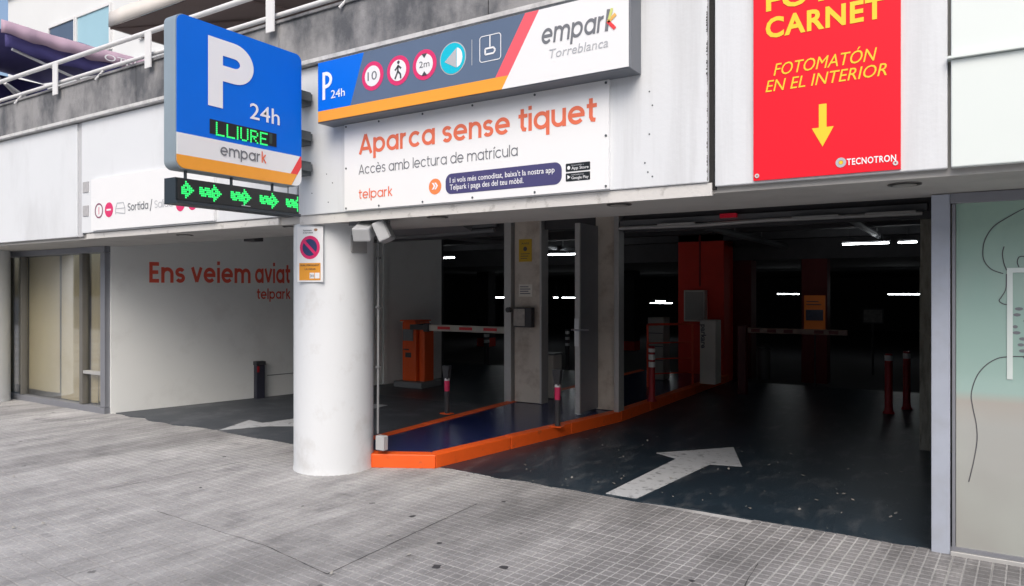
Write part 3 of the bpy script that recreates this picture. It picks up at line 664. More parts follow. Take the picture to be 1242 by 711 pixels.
for k, y in enumerate((9.4, 11.2, 13.0)):
    t = thing('ceiling_beam', ['nearest', 'middle', 'farthest'][k] + ' of three concrete beams crossing the dark garage ceiling', 'beam', (-5, y, 2.5), 'garage ceiling beams')
    MB().box(-17.9, 2.9, y, y + .28, 2.52, 2.718).build('beam', innerceil, t)
for k, (x, z) in enumerate(((-2.9, 2.44), (-1.2, 2.46), (-6.6, 2.43))):
    t = thing('ceiling_pipe', ['pipe running back along the garage ceiling near the red column', 'pipe running back along the ceiling above the long lit tube', 'pipe running back along the ceiling over the exit lane'][k], 'pipe', (x, 11, z), 'garage ceiling pipes')
    MB().tube([(x, 8.5, z), (x, 14.0, z)], .045, 10).build('pipe', duct, t, smooth=True)
    for y in (9.2, 10.6, 12.2): MB().tube([(x, y, z), (x, y, 2.7)], .01, 6).build('hanger', conduit, t)
for k, (x, y) in enumerate(((-.2, 18), (-5.6, 17), (-8.2, 19), (-12.5, 18))):
    t = thing('garage_column', ['square column in the far garage by the red posts', 'square column in the far garage behind the pale cabinet', 'square column in the far garage behind the service door', 'square column in the far garage beyond the exit lane'][k], 'column', (x, y, -1), 'far garage columns')
    MB().box(x - .2, x + .2, y, y + .4, -1, 2.195).build('shaft', inner, t)
    MB().box(x - .202, x + .202, y - .002, y + .402, -.4, .2).build('painted_band', colred, t)
# fluorescent tubes
def tube(x0, x1, y, z, lab):
    t = thing('fluorescent_lamp', lab, 'ceiling light', (x0, y, z), 'lit tubes inside the garage')
    MB().tube([(x0, y, z), (x1, y, z)], .012, 10).build('tube', tube_m, t)
    MB().box(x0 - .02, x1 + .02, y - .03, y + .03, z + .03, z + .06).tube([(x0 + .1, y, z + .05), (x0 + .1, y, z + .4)], .006, 6).tube([(x1 - .1, y, z + .05), (x1 - .1, y, z + .4)], .006, 6).build('fitting', dark_frame, t)
tube(-1.65, -1.02, 12, 2.325, 'long lit tube high over the entrance lane at the right')
tube(-.90, -.66, 12, 2.325, 'short lit tube high beside the concrete pier')
tube(-9.60, -9.05, 12, 2.31, 'lit tube high behind the orange ticket machine')
tube(-6.96, -6.10, 12, 2.305, 'lit tube high in the gap beside the open door')
tube(-4.34, -3.80, 20, 1.54, 'lit tube low in the distance left of the orange notice')
tube(-1.72, -.9, 20, 1.54, 'lit tube low in the distance beside the concrete pier')
tube(-13.6, -12.8, 20, 1.41, 'distant lit tube above the red striped barrier arm')
tube(-10.85, -10.1, 20, 1.415, 'distant lit tube seen through the middle door opening')
tube(-11.15, -11.0, 20, 1.415, 'tiny distant lit tube left in the middle door opening')
tube(-9.5, -8.7, 24, 1.205, 'distant lit tube above the pale cabinet, lower of two')
tube(-9.3, -8.95, 24, 1.27, 'distant lit tube above the pale cabinet, upper of two')

# notices on the pillar
def plate(name, lab, cat, x0, x1, z0, z1, y, m, group=None):
    t = thing(name, lab, cat, ((x0 + x1) / 2, y, z0), group); MB().box(x0, x1, y - .006, y, z0, z1).build('plate', m, t); return t, PY(y - .006)
t, p = plate('notice_sign', 'yellow notice high on the narrow grey pillar', 'notice', -5.10, -4.90, 2.0, 2.30, 8.197, ynotice)
text(p, 'AVÍS', -5.06, -4.94, 2.23, 2.26, txtdark, t); p.poly(disc_pts(-5.0, 2.17, .03)).build('symbol', txtdark, t)
for k in range(3): p.poly(quad(-5.07, -4.93 - .02 * k, 2.10 - .03 * k, 2.108 - .03 * k)).build('print_line', txtdark, t)
t, p = plate('notice_sign', 'small white notice on the pillar below the yellow one', 'notice', -5.10, -4.89, 1.535, 1.70, 8.197, machine_wh)
for k in range(4): p.poly(quad(-5.08, -4.92 - .03 * (k % 2), 1.57 + .03 * k, 1.582 + .03 * k)).build('print_line', txtgrey, t)
ic = thing('intercom_box', 'dark box with a pale scratched screen on the grey pillar', 'intercom', (-5.0, 8.15, 1.13))
MB().box(-5.13, -4.85, 8.10, 8.195, 1.13, 1.39).build('case', dark_frame, ic, bevel=.012)
MB().box(-5.12, -4.95, 8.090, 8.098, 1.15, 1.375).build('screen', mat('scratched_screen', (.45, .42, .38), .4, var=.6, scale=18), ic)
MB().tube([(-5.17, 8.08, 1.36), (-5.17, 8.02, 1.36)], .035, 12).build('lens_hood', dark_frame, ic)

# bollards
def banded(name, x, y, z0, h, r, m, bands, lab, cat='bollard', grp='banded bollards'):
    t = thing(name, lab, cat, (x, y, z0), grp)
    MB().lathe([(r * 1.5, z0), (r * 1.5, z0 + .015), (r * 1.1, z0 + .04), (r, z0 + .1), (r, z0 + h - .02), (r * .8, z0 + h)], x, y, 16).build('post', m, t, smooth=True)
    for a, b in bands: MB().lathe([(r * 1.06, z0 + a), (r * 1.06, z0 + b)], x, y, 16).build('reflective_band', reflect_w, t, smooth=True)
    return t
banded('flexible_bollard', -3.62, 9.2, .128, .74, .042, postred, [(.46, .53), (.56, .63), (.66, .71)], 'red flexible bollard with three white bands on the orange kerb')
banded('flexible_bollard', -7.75, 9.6, .01, 1.0, .036, postred, [(.50, .57), (.68, .75), (.88, .94)], 'thin red and white bollard beside the orange ticket machine')
banded('flexible_bollard', -9.2, 13.4, -.05, .85, .06, postdark, [(.50, .57), (.63, .70), (.75, .82)], 'distant dark bollard with three white bands under the barrier arm', 'bollard')
banded('flexible_bollard', -7.25, 13.6, -.05, .85, .045, postdark, [(.50, .56), (.63, .69), (.75, .81)], 'distant dark bollard with three white bands in the middle door opening', 'bollard')
banded('red_post', -.905, 10.6, .01, .78, .047, postred, [(.69, .76)], 'nearer of two red posts with white tops at the right', 'bollard', 'red posts by the pier')
banded('red_post', -.73, 11.1, .01, .79, .045, postred, [(.69, .76)], 'farther of two red posts, closest to the concrete pier', 'bollard', 'red posts by the pier')
def marker(x, y, z0, h, lab):
    t = thing('marker_post', lab, 'marker post', (x, y, z0), 'charcoal marker posts with pink bands')
    MB().box(x - .07, x + .07, y - .05, y + .05, z0, z0 + .012).build('base_plate', kerb_m, t)
    MB().tube([(x, y, z0), (x, y, z0 + h * .72)], .030, 12).build('post', postdark, t, smooth=True)
    MB().prism([(-.030, 0), (.030, 0), (.052, h * .28), (-.052, h * .28)], -.03, .03, M=Plane((x, y, z0 + h * .73), (1, 0, 0), (0, -1, 0)).M).build('flared_top', postdark, t, bevel=.004)
    MB().lathe([(.0325, z0 + h * .48), (.0325, z0 + h * .70)], x, y, 14).build('pink_band', mat('fluorescent_pink_tape', (.75, .03, .13), .4, var=.03), t, smooth=True)
    MB().lathe([(.033, z0 + h * .70), (.033, z0 + h * .75)], x, y, 14).build('white_band', reflect_w, t, smooth=True)
    return t
marker(-5.33, 6.92, .128, .575, 'charcoal marker post with pink band on the left kerb of the island')
marker(-3.80, 6.90, .128, .62, 'charcoal marker post with pink band on the right kerb beside the open door')
# padded post by exit wall
t = thing('wall_guard_post', 'short dark guard post standing against the white exit wall', 'bollard', (-9.0, 7.1, 0))
px_ = W.M @ Vector((2.0, 0, .06)); M = Plane((px_.x, px_.y, 0), du, nn).M
MB().prism(quad(-.065, .065, 0, .50), -.05, .05, M=M).build('post', mat('navy_guard', (.03, .032, .05), .5), t, bevel=.006)
MB().prism(quad(-.075, .075, .502, .56), -.05, .06, M=M).build('cap', postdark, t, bevel=.006)
MB().prism(quad(-.06, -.025, .40, .49), .051, .056, M=M).build('red_reflector', postred, t)

# ticket machine, barriers
t = thing('ticket_machine', 'orange ticket machine on a grey plinth beside the exit lane', 'ticket machine', (-8.0, 9.5, 0))
MB().box(-8.22, -7.62, 9.2, 9.75, 0, .10).build('plinth', conduit, t, bevel=.01)
MB().box(-8.10, -7.80, 9.28, 9.66, .102, 1.10).build('cabinet', machine_or, t, bevel=.02)
MB().box(-8.07, -7.85, 9.262, 9.278, .78, .97).build('display_panel', conduit, t)
MB().box(-7.79, -7.67, 9.35, 9.60, .102, 1.03).build('side_housing', machine_or, t, bevel=.015)
MB().box(-8.11, -7.79, 9.24, 9.67, 1.103, 1.125).build('hood', machine_or, t)
MB().box(-8.06, -7.95, 9.270, 9.279, .62, .64).build('card_slot', dark_frame, t)
MB().box(-8.02, -7.90, 9.270, 9.279, .50, .58).build('keypad', dark_frame, t)
t = thing('barrier_arm', 'pale barrier arm with red stripes lowered across the exit lane', 'barrier', (-7.7, 8.9, 1))
MB().box(-7.20, -5.75, 8.88, 8.92, .985, 1.085).build('arm', mat('barrier_cream', (.62, .59, .52), .5), t, bevel=.01)
for x in (-7.02, -6.60, -6.15): MB().box(x, x + .24, 8.872, 8.879, 1.015, 1.06).build('red_stripe', mat('barrier_red', (.75, .02, .03), .4, var=.02), t)
MB().box(-7.30, -7.205, 8.86, 8.96, .97, 1.10).build('arm_clamp', dark_frame, t, bevel=.01)
MB().box(-7.66, -7.26, 8.965, 9.02, .99, 1.07).box(-7.66, -7.60, 9.02, 9.345, .99, 1.07).build('arm_axle', dark_frame, t)

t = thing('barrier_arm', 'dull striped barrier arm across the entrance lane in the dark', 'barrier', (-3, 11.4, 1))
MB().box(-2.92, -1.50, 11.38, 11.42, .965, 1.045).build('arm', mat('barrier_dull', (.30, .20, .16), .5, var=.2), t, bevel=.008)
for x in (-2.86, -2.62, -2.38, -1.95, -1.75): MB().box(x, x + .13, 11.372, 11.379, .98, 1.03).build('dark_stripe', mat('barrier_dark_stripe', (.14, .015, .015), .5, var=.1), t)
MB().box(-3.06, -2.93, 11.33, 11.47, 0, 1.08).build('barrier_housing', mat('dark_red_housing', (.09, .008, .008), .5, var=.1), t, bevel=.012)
t = thing('parking_terminal', 'tall white terminal with vertical grey lettering beside the railing', 'terminal', (-3.52, 11.4, .12))
MB().box(-3.66, -3.40, 11.35, 11.65, .128, 1.15).build('cabinet', machine_wh, t, bevel=.015)
PL = Plane((-3.60, 11.345, 1.08), (0, 0, -1), (0, -1, 0))
text(PL, 'parkare', 0, .38, -.03, .045, txtgrey, t, bold=.03)
t = thing('grey_junction_box', 'pale grey wall box fixed to the front of the red column', 'junction box', (-4.25, 12.9, 1.06))
MB().box(-4.43, -4.04, 12.82, 12.99, 1.06, 1.63).build('case', machine_wh, t, bevel=.01)
MB().box(-4.40, -4.07, 12.812, 12.819, 1.09, 1.60).build('lid', mat('box_lid_grey', (.45, .43, .40), .5), t)
t = thing('pale_cabinet', 'pale payment cabinet behind the red railing', 'cabinet', (-4.45, 11.6, .12))
MB().box(-4.60, -4.32, 11.5, 11.8, .128, 1.17).build('cabinet', mat('cabinet_beige', (.40, .38, .35), .5), t, bevel=.01)
for z in (.45, .68, .9): MB().box(-4.59, -4.33, 11.492, 11.499, z, z + .012).build('panel_joint', dark_frame, t)
t = thing('red_railing', 'low red guard railing on the end of the island', 'railing', (-4, 11, .12))
railred = mat('railing_red_paint', (.85, .07, .02), .45, var=.06)
for z in (1.09, .80, .55, .32): MB().tube([(-4.24, 10.6, z), (-3.74, 11.25, z)], .018 if z > 1 else .011, 8).build('rail', railred, t, smooth=True)
for x, y in ((-4.24, 10.6), (-3.74, 11.25)): MB().tube([(x, y, .125), (x, y, 1.09)], .018, 8).build('post', railred, t, smooth=True)
t = thing('red_column', 'square red painted column inside the garage behind the railing', 'column', (-4.18, 13.2, 0))
MB().box(-4.60, -3.75, 13.0, 13.6, -.05, 2.72).build('shaft', colred, t, bevel=.01)
MB().box(-4.20, -4.17, 12.985, 12.999, 1.7, 2.72).build('arris_strip', mat('arris_red', (.30, .01, .01), .6), t)
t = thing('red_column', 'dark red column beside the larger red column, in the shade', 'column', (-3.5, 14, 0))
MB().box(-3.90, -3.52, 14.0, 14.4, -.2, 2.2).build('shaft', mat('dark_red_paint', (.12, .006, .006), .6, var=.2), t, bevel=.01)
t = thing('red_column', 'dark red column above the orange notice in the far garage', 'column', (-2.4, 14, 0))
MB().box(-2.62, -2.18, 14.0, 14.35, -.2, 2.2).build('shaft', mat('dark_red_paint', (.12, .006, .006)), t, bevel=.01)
t = thing('hanging_notice', 'orange notice with a dark picture standing in the entrance lane', 'notice', (-2.2, 12.9, .96))
MB().box(-2.37, -2.04, 12.9, 12.92, .95, 1.54).build('board', mat('orange_notice_glow', (.60, .15, .02), .5, var=.05, emit=(.6, .15, .02, 1), estr=.02), t)  # faint emission lifts the board's colour; the notice is no lamp
MB().box(-2.34, -2.07, 12.89, 12.897, 1.12, 1.30).build('picture', photo_m, t)
for k in range(2): MB().box(-2.33, -2.10 - .04 * k, 12.89, 12.897, 1.38 + .05 * k, 1.395 + .05 * k).build('print_line', txtdark, t)
MB().tube([(-2.2, 12.91, .94), (-2.2, 12.91, -.0)], .012, 8).build('stand_pole', dark_frame, t)
t = thing('litter_bin', 'grey bin standing low in the dark entrance lane', 'bin', (-3.17, 13.5, 0))
MB().lathe([(.10, .0), (.11, .02), (.12, .5), (.10, .56)], -3.17, 13.5, 16).build('body', mat('bin_grey', (.12, .12, .12), .5), t, smooth=True)
MB().lathe([(.125, .565), (.125, .60), (.05, .66)], -3.17, 13.5, 16).build('lid', dark_frame, t, smooth=True)
t = thing('wall_picture', 'dim framed picture on the far garage wall at the right', 'picture', (-1.6, 16, 1))
MB().box(-1.83, -1.46, 16.0, 16.03, .97, 1.26).build('frame', dark_frame, t); MB().box(-1.81, -1.48, 15.985, 15.998, .99, 1.24).build('picture', mat('dim_print', (.16, .16, .15), .5, var=.8, scale=14), t)
MB().tube([(-1.65, 16.015, .965), (-1.65, 16.015, -.45)], .02, 8).build('stand_pole', dark_frame, t)
t = thing('white_post_box', 'low pale box standing inside the middle door opening', 'box', (-4.95, 8.9, .12))
MB().box(-5.10, -4.86, 8.7, 8.95, .128, .72).build('case', machine_wh, t, bevel=.008)
MB().box(-5.11, -4.85, 8.69, 8.96, .723, .745).build('lid', conduit, t)

# downlights, sensor
def downlight(x, y, lab):
    t = thing('downlight', lab, 'ceiling light', (x, y, 2.2), 'round lights in the soffit')
    MB().lathe([(.075, 2.1985), (.085, 2.192), (.085, 2.1985)], x, y, 20).build('ring', lampring, t)
    MB().lathe([(.06, 2.190), (.06, 2.1915)], x, y, 20).build('lens', mat('downlight_lens', (.35, .34, .32), .3), t)
for x, y, lab in ((-2.03, 4.56, 'round soffit light under the fascia right of the slogan banner'), (-.31, 4.55, 'round soffit light below the red poster'),
                  (-6.98, 4.56, 'round soffit light at the left, below the exit banner'), (-5.25, 4.50, 'round soffit light below the green arrow display'), (-3.60, 4.55, 'round soffit light right of the middle column')): downlight(x, y, lab)
t = thing('sensor_box', 'small black sensor box under the exit ceiling', 'sensor', (-7.2, 5.6, 2.2))
MB().box(-7.33, -7.13, 5.55, 5.68, 2.20, 2.27).build('case', postdark, t, bevel=.006); MB().tube([(-7.23, 5.61, 2.27), (-7.23, 5.61, 2.62)], .012, 8).build('stem', postdark, t)

# camera unit next to the column
t = thing('security_camera', 'pale security floodlight and camera unit under the soffit beside the middle column', 'camera', (-4.4, 4.5, 2.1))
Mc = Matrix.Translation((-4.26, 4.42, 2.11)) @ Matrix.Rotation(R(25), 4, 'Z') @ Matrix.Rotation(R(22), 4, 'X')
MB().box(-.075, .075, -.12, .12, -.06, .055, M=Mc).build('housing', cam_m, t, bevel=.012)
Mc2 = Matrix.Translation((-4.11, 4.47, 2.105)) @ Matrix.Rotation(R(30), 4, 'Z') @ Matrix.Rotation(R(-24), 4, 'Y')
MB().box(-.05, .05, -.10, .12, -.09, .075, M=Mc2).build('lamp_head', cam_m, t, bevel=.012)
MB().box(.052, .06, -.09, .11, -.08, .065, M=Mc2).build('lamp_glass', conduit, t)
MB().box(-4.48, -4.10, 4.45, 4.55, 2.165, 2.196).tube([(-4.3, 4.47, 2.18), (-4.3, 4.45, 2.12)], .02, 8).build('bracket', duct, t)
# plates on the column
def colplate(px_off, z0, z1, wd, d0, th, name, m, parent, bevel=0):
    a = math.asin(max(-1, min(1, px_off / .356))); n_ = Vector((.723 * math.cos(a) + .69 * math.sin(a), -.69 * math.cos(a) + .723 * math.sin(a), 0))
    c = Vector((-4.93, 4.71, 0)) + n_ * (.356 + d0); u = Vector((-n_.y, n_.x, 0)); P = Plane(c, u, n_)
    MB().prism(quad(-wd / 2, wd / 2, z0, z1), 0, th, M=P.M).build(name, m, parent, bevel=bevel); P.o = c + n_ * th
    P.M = Matrix.Translation(P.o) @ Matrix((P.u, P.v, P.n)).transposed().to_4x4(); return P
t = thing('grey_plate', 'square grey metal plate on the column under the camera', 'plate', (-4.6, 4.5, 1.9))
colplate(.215, 1.945, 2.10, .165, -.03, .04, 'plate', mat('dull_grey_plate', (.30, .30, .30), .6, var=.1, scale=12), t)
ns = thing('no_parking_sign', 'no parking plate with red and blue disc on the middle column', 'sign', (-5, 4.4, 1.68))
P = colplate(-.195, 1.685, 2.165, .262, .004, .012, 'plate', signwhite, ns, bevel=.002)
P.poly(disc_pts(0, 1.985, .102, .102)).build('disc_red', magenta, ns)
P.poly(disc_pts(0, 1.985, .074, .074), .003).build('disc_blue', mat('disc_navy', (.03, .05, .14), .4, var=.02), ns)
stroke(P, [(-.062, 2.045), (.062, 1.925)], .026, .0045).build('slash', magenta, ns)
P.poly(quad(-.108, .108, 1.70, 1.85)).build('orange_field', mat('plate_orange', (.72, .31, .03), .5, var=.03), ns)
text(P, 'GUAL PERMANENT', -.098, .098, 1.823, 1.838, txtdark, ns, d=.003); text(P, 'LA GRUA', -.05, .06, 1.79, 1.805, txtdark, ns, d=.003)
P.poly(quad(0, .045, 1.715, 1.765), .003).build('white_field', signwhite, ns); P.poly(quad(.052, .10, 1.715, 1.765), .003).build('white_field', signwhite, ns)
text(P, '24 H', .004, .041, 1.725, 1.752, txtdark, ns, d=.0045)
text(P, 'Ajuntament', -.07, .02, 2.128, 2.142, txtgrey, ns); text(P, 'de Barcelona', -.07, .03, 2.108, 2.122, txtgrey, ns); P.poly(disc_pts(.06, 2.137, .018, .012)).build('crest', mat('crest_tan', (.35, .2, .12), .5), ns)
# conduit down the column and white box
t = thing('column_conduit', 'thin conduit and small white box running down behind the column', 'conduit', (-4.55, 4.9, 0))
MB().tube([(-4.59, 4.93, 2.19), (-4.59, 4.93, 1.2), (-4.595, 4.93, .3)], .011, 8).build('pipe', conduit, t, smooth=True)
MB().box(-4.56, -4.46, 4.86, 4.92, .165, .295).build('box', cam_m, t, bevel=.006)
for z in (.9, 1.45, 1.9): MB().box(-4.608, -4.572, 4.912, 4.948, z, z + .02).build('clip', duct, t)

# ================================================================ SIGNS
# blue P sign, across the pavement
ps = thing('parking_sign', 'tall blue P 24h sign projecting from the fascia over the pavement', 'sign', (-4.74, 3.5, 2.46))
SX = PX(-4.668)
MB().prism(rrect(2.985, 4.105, 2.465, 3.555, .055), -.145, -.008, M=PX(-4.67).M).build('case', signgrey, ps, smooth=True)
# front layers clipped to the rounded outline
OUT = rrect(2.992, 4.10, 2.47, 3.552, .06)
def clip(poly, a, b, c):   # keep a*x+b*y>=c
    out = []
    for i in range(len(poly)):
        p, q_ = poly[i - 1], poly[i]; fp, fq = a * p[0] + b * p[1] - c, a * q_[0] + b * q_[1] - c
        if (fp >= 0) != (fq >= 0):
            t_ = fp / (fp - fq); out.append((p[0] + (q_[0] - p[0]) * t_, p[1] + (q_[1] - p[1]) * t_))
        if fq >= 0: out.append(q_)
    return out
P0 = PX(-4.678)
P0.poly(clip(OUT, 0, 1, 2.716), .001, .007).build('blue_field', signblue, ps)
low = clip(OUT, 0, -1, -2.716)
# red diagonal: line from (4.103,2.739) down to (3.985,2.56)
da = (4.10 - 3.985, 2.739 - 2.56); nx, ny = da[1], -da[0]
cL = nx * 3.985 + ny * 2.56; cR = nx * 4.055 + ny * 2.56
whitef = clip(clip(low, 0, 1, 2.563), -nx, -ny, -cL)
P0.poly(whitef, .001, .007).build('white_field', signwhite, ps)
P0.poly(clip(clip(clip(low, 0, 1, 2.563), nx, ny, cL), -nx, -ny, -cR), .001, .007).build('red_corner', signred, ps)
P0.poly(clip(clip(low, 0, -1, -2.563), -nx, -ny, -(nx * 4.055 + ny * 2.563)), .001, .007).build('orange_band', orange, ps)
P0.poly(clip(low, nx, ny, cR + .0005), .001, .007).build('white_corner', signwhite, ps)
# bold P drawn as a shape
def letterP(pl, u0, u1, v0, v1, wd, m, parent, d=.0015):
    mb = MB(); H = v1 - v0; mb.prism(quad(u0, u0 + wd, v0, v1 - H * .0), d, d + .001, M=pl.M)
    bh = H * .60; cy = v1 - bh / 2; ro = bh / 2; ri = ro - wd * .95; ru = (u1 - u0) - wd - (bh / 2) * .0
    n = 20; x0 = u1 - min(ro * 1.15, (u1 - u0) - wd); rux = u1 - x0
    mb.prism(quad(u0 + wd, x0, v1 - (ro - ri), v1), d, d + .001, M=pl.M); mb.prism(quad(u0 + wd, x0, cy - ro, cy - ri), d, d + .001, M=pl.M)
    rix = rux - wd
    for k in range(n):
        a, b = -math.pi / 2 + math.pi * k / n, -math.pi / 2 + math.pi * (k + 1) / n
        mb.prism([(x0 + rix * math.cos(a), cy + ri * math.sin(a)), (x0 + rux * math.cos(a), cy + ro * math.sin(a)), (x0 + rux * math.cos(b), cy + ro * math.sin(b)), (x0 + rix * math.cos(b), cy + ri * math.sin(b))], d, d + .001, M=pl.M)
    return mb.build('letter_p', m, parent)
letterP(SX, 3.232, 3.625, 2.955, 3.462, .122, txtwhite, ps)
text(SX, '24h', 3.592, 3.873, 2.932, 3.052, txtwhite, ps, asc='2', bold=.005)
SX.poly(quad(3.245, 3.843, 2.752, 2.858)).build('display_panel', ledblack, ps)
SX.poly(quad(3.77, 3.80, 2.77, 2.85), .003).build('display_panel_tab', mat('dim_led', (.03, .06, .05), .5), ps)
FONT5 = {'L': ['10000'] * 6 + ['11111'], 'I': ['00100'] * 7, 'U': ['10001'] * 6 + ['01110'], 'R': ['11110', '10001', '10001', '11110', '10100', '10010', '10001'], 'E': ['11111', '10000', '10000', '11110', '10000', '10000', '11111']}
mb = MB(); u = 3.295; sv = .0145; su = .0148
for ch in 'LLIURE':
    rows = FONT5[ch]; cols = [c for c in range(5) if any(r[c] == '1' for r in rows)]; c0 = min(cols)
    for r_, row in enumerate(rows):
        for c in range(5):
            if row[c] == '1': mb.prism(quad(u + (c - c0) * su, u + (c - c0) * su + su * .80, 2.845 - r_ * sv - sv * .8, 2.845 - r_ * sv), .0035, .0045, M=SX.M)
    u += (max(cols) - c0 + 1) * su + su * 1.05
mb.build('led_word', ledg, ps)
gtext(SX, 'empar', 3.334, 3.69, 2.608, 2.693, txtgrey, ps, w=.13, gap=.12); gtext(SX, 'k', 3.700, 3.742, 2.608, 2.693, txtcoral, ps, w=.14)

# brackets
for z in (2.60, 2.86, 3.20):
    MB().box(-4.93, -4.805, 4.20, 4.325, z, z + .12).build('bracket', bracket_m, ps, bevel=.004)
    MB().box(-4.815, -4.76, 4.0, 4.30, z + .03, z + .09).build('bracket_plate', bracket_m, ps)
# arrow display below
ld = thing('led_display', 'long black display with green running arrows hung below the blue sign', 'display', (-4.74, 3.5, 2.22))
MB().box(-4.815, -4.682, 2.985, 4.085, 2.218, 2.402).build('case', mat('led_case', (.025, .035, .045), .4, var=.15), ld, bevel=.003)
MB().box(-4.682, -4.672, 2.995, 4.075, 2.245, 2.396).build('screen', ledblack, ld)
MB().box(-4.682, -4.660, 2.985, 4.085, 2.218, 2.240).build('lower_trim', mat('led_case', (.03, .04, .05)), ld)
LD = PX(-4.672)
ARR = ['0000000010000', '0000000011000', '1101110111100', '1111111101110', '1110111111111', '1111111110110', '0111011111100', '0000000011000', '0000000010000']
for u0, crop in ((2.94, 6), (3.165, 0), (3.425, 0), (3.685, 0), (3.94, -8)):
    mb = MB(); s_ = .0142
    for r_, row in enumerate(ARR):
        for c in range(13):
            if row[c] == '0' or (crop > 0 and c < crop) or (crop < 0 and c > 8): continue
            mb.prism(quad(u0 + c * s_, u0 + c * s_ + .0108, 2.381 - r_ * .0138 - .0108, 2.381 - r_ * .0138), .001, .003, M=LD.M)
    mb.build('led_arrow', ledg, ld)
for y in (3.10, 3.48, 3.86, 4.02): MB().tube([(-4.74, y, 2.40), (-4.74, y, 2.468)], .011 if y < 4 else .004, 8).build('hanger', bracket_m, ld)
LD.poly(quad(3.52, 3.60, 2.253, 2.259)).build('maker_label', txtlight, ld)

# long sign on the fascia
ls = thing('fascia_sign', 'long slate sign box with P 24h, pictograms and the car park name', 'sign', (-3.1, 4.2, 2.98))
MB().box(-4.54, -1.775, 4.158, 4.329, 2.985, 3.485).build('case', signdark, ls, bevel=.004)
LS = PY(4.156)
def fld(pts, name, m, d=.0, th=.005, pl=LS, par=ls): return pl.poly(pts, d, th).build(name, m, par)
full = quad(-4.53, -1.785, 2.994, 3.478)
fld(clip(clip(full, 0, 1, 3.081), -.379, .141, -.379 * -4.161 + .141 * 3.088), 'blue_field', signblue)
s1 = (.397, -.243); # stripe normal (direction (.243,.397))
a_ = s1[0] * -2.777 + s1[1] * 3.081; b_ = s1[0] * -2.669 + s1[1] * 3.081
fld(clip(clip(clip(full, 0, 1, 3.081), .379, -.141, .379 * -4.161 - .141 * 3.088), -s1[0], -s1[1], -a_), 'slate_field', signnavy)
fld(clip(clip(clip(full, 0, 1, 3.081), s1[0], s1[1], a_), -s1[0], -s1[1], -b_), 'coral_stripe', stripe_pink)
fld(clip(clip(full, 0, -1, -3.081), -s1[0], -s1[1], -b_), 'orange_band', orange)
fld(clip(full, s1[0], s1[1], b_), 'white_field', signwhite)
LS = PY(4.151)
letterP(LS, -4.475, -4.365, 3.168, 3.392, .030, txtwhite, ls)
text(LS, '24h', -4.378, -4.222, 3.168, 3.232, txtwhite, ls, asc='2', bold=.004)
def roundel(u, m=magenta):
    LS.poly(disc_pts(u, 3.277, .113)).build('roundel', m, ls)
for u in (-3.922, -3.660, -3.404):
    roundel(u); LS.poly(disc_pts(u, 3.277, .080), .003).build('roundel_field', signwhite, ls)
text(LS, '10', -3.972, -3.875, 3.245, 3.312, txtgrey, ls, d=.0045)
mb = MB(); mb.prism(disc_pts(-3.655, 3.337, .013), .0045, .0055, M=LS.M)
for s_ in ([(-3.658, 3.318), (-3.662, 3.27)], [(-3.661, 3.27), (-3.690, 3.215)], [(-3.661, 3.27), (-3.635, 3.245), (-3.632, 3.212)], [(-3.657, 3.31), (-3.69, 3.28)], [(-3.657, 3.31), (-3.628, 3.288)]): stroke(LS, s_, .014, .0045, mb=mb)
mb.build('walking_figure', txtdark, ls)
text(LS, '2m', -3.452, -3.355, 3.258, 3.305, txtgrey, ls, d=.0045)
LS.poly([(-3.43, 3.358), (-3.404, 3.325), (-3.378, 3.358)], .0045).build('height_mark', txtdark, ls); LS.poly([(-3.378, 3.197), (-3.404, 3.228), (-3.43, 3.197)][::1], .0045).build('height_mark', txtdark, ls)
LS.poly(disc_pts(-3.143, 3.278, .118)).build('roundel_rim', txtlight, ls)
LS.poly(disc_pts(-3.143, 3.278, .110), .003).build('cyan_disc', cyan, ls)
LS.poly([(-3.215, 3.262), (-3.11, 3.205), (-3.11, 3.345)], .0045).build('cone_symbol', txtlight, ls)
LS.poly([(-3.105 + .055 * math.cos(a) * .9, 3.278 + .07 * math.sin(a)) for a in [(-math.pi / 2 + math.pi * k / 10) for k in range(11)]], .0045).build('light_symbol', txtwhite, ls)
LS.poly(quad(-2.977, -2.972, 3.20, 3.382)).build('divider_line', txtlight, ls)
mb = MB(); stroke(LS, rrect(-2.906, -2.73, 3.206, 3.385, .02) + [(-2.75, 3.206)], .0055, mb=mb); stroke(LS, [(-2.82, 3.385), (-2.82, 3.30)], .009, mb=mb)
stroke(LS, [(-2.86, 3.255), (-2.86, 3.295), (-2.79, 3.295), (-2.775, 3.275), (-2.79, 3.255), (-2.86, 3.255)], .012, mb=mb); mb.build('payment_icon', txtwhite, ls)
gtext(LS, 'empar', -2.411, -1.950, 3.240, 3.375, txtgrey, ls, slant=.15, w=.15)
stroke(LS, [(-1.935, 3.24), (-1.92, 3.375)], .022).build('letter_k_stem', txtgrey, ls)
stroke(LS, [(-1.925, 3.30), (-1.875, 3.245)], .022, .003).build('letter_k_leg', signred, ls)
stroke(LS, [(-1.925, 3.295), (-1.87, 3.335)], .022, .003).build('letter_k_arm', mat('logo_amber', (.80, .45, .12), .4, var=0), ls)
stroke(LS, [(-1.915, 3.31), (-1.895, 3.375)], .018, .0045).build('letter_k_spark', mat('logo_lime', (.62, .66, .2), .4, var=0), ls)
text(LS, 'Torreblanca', -2.346, -1.922, 3.140, 3.198, txtlight, ls, asc='T', slant=.18)

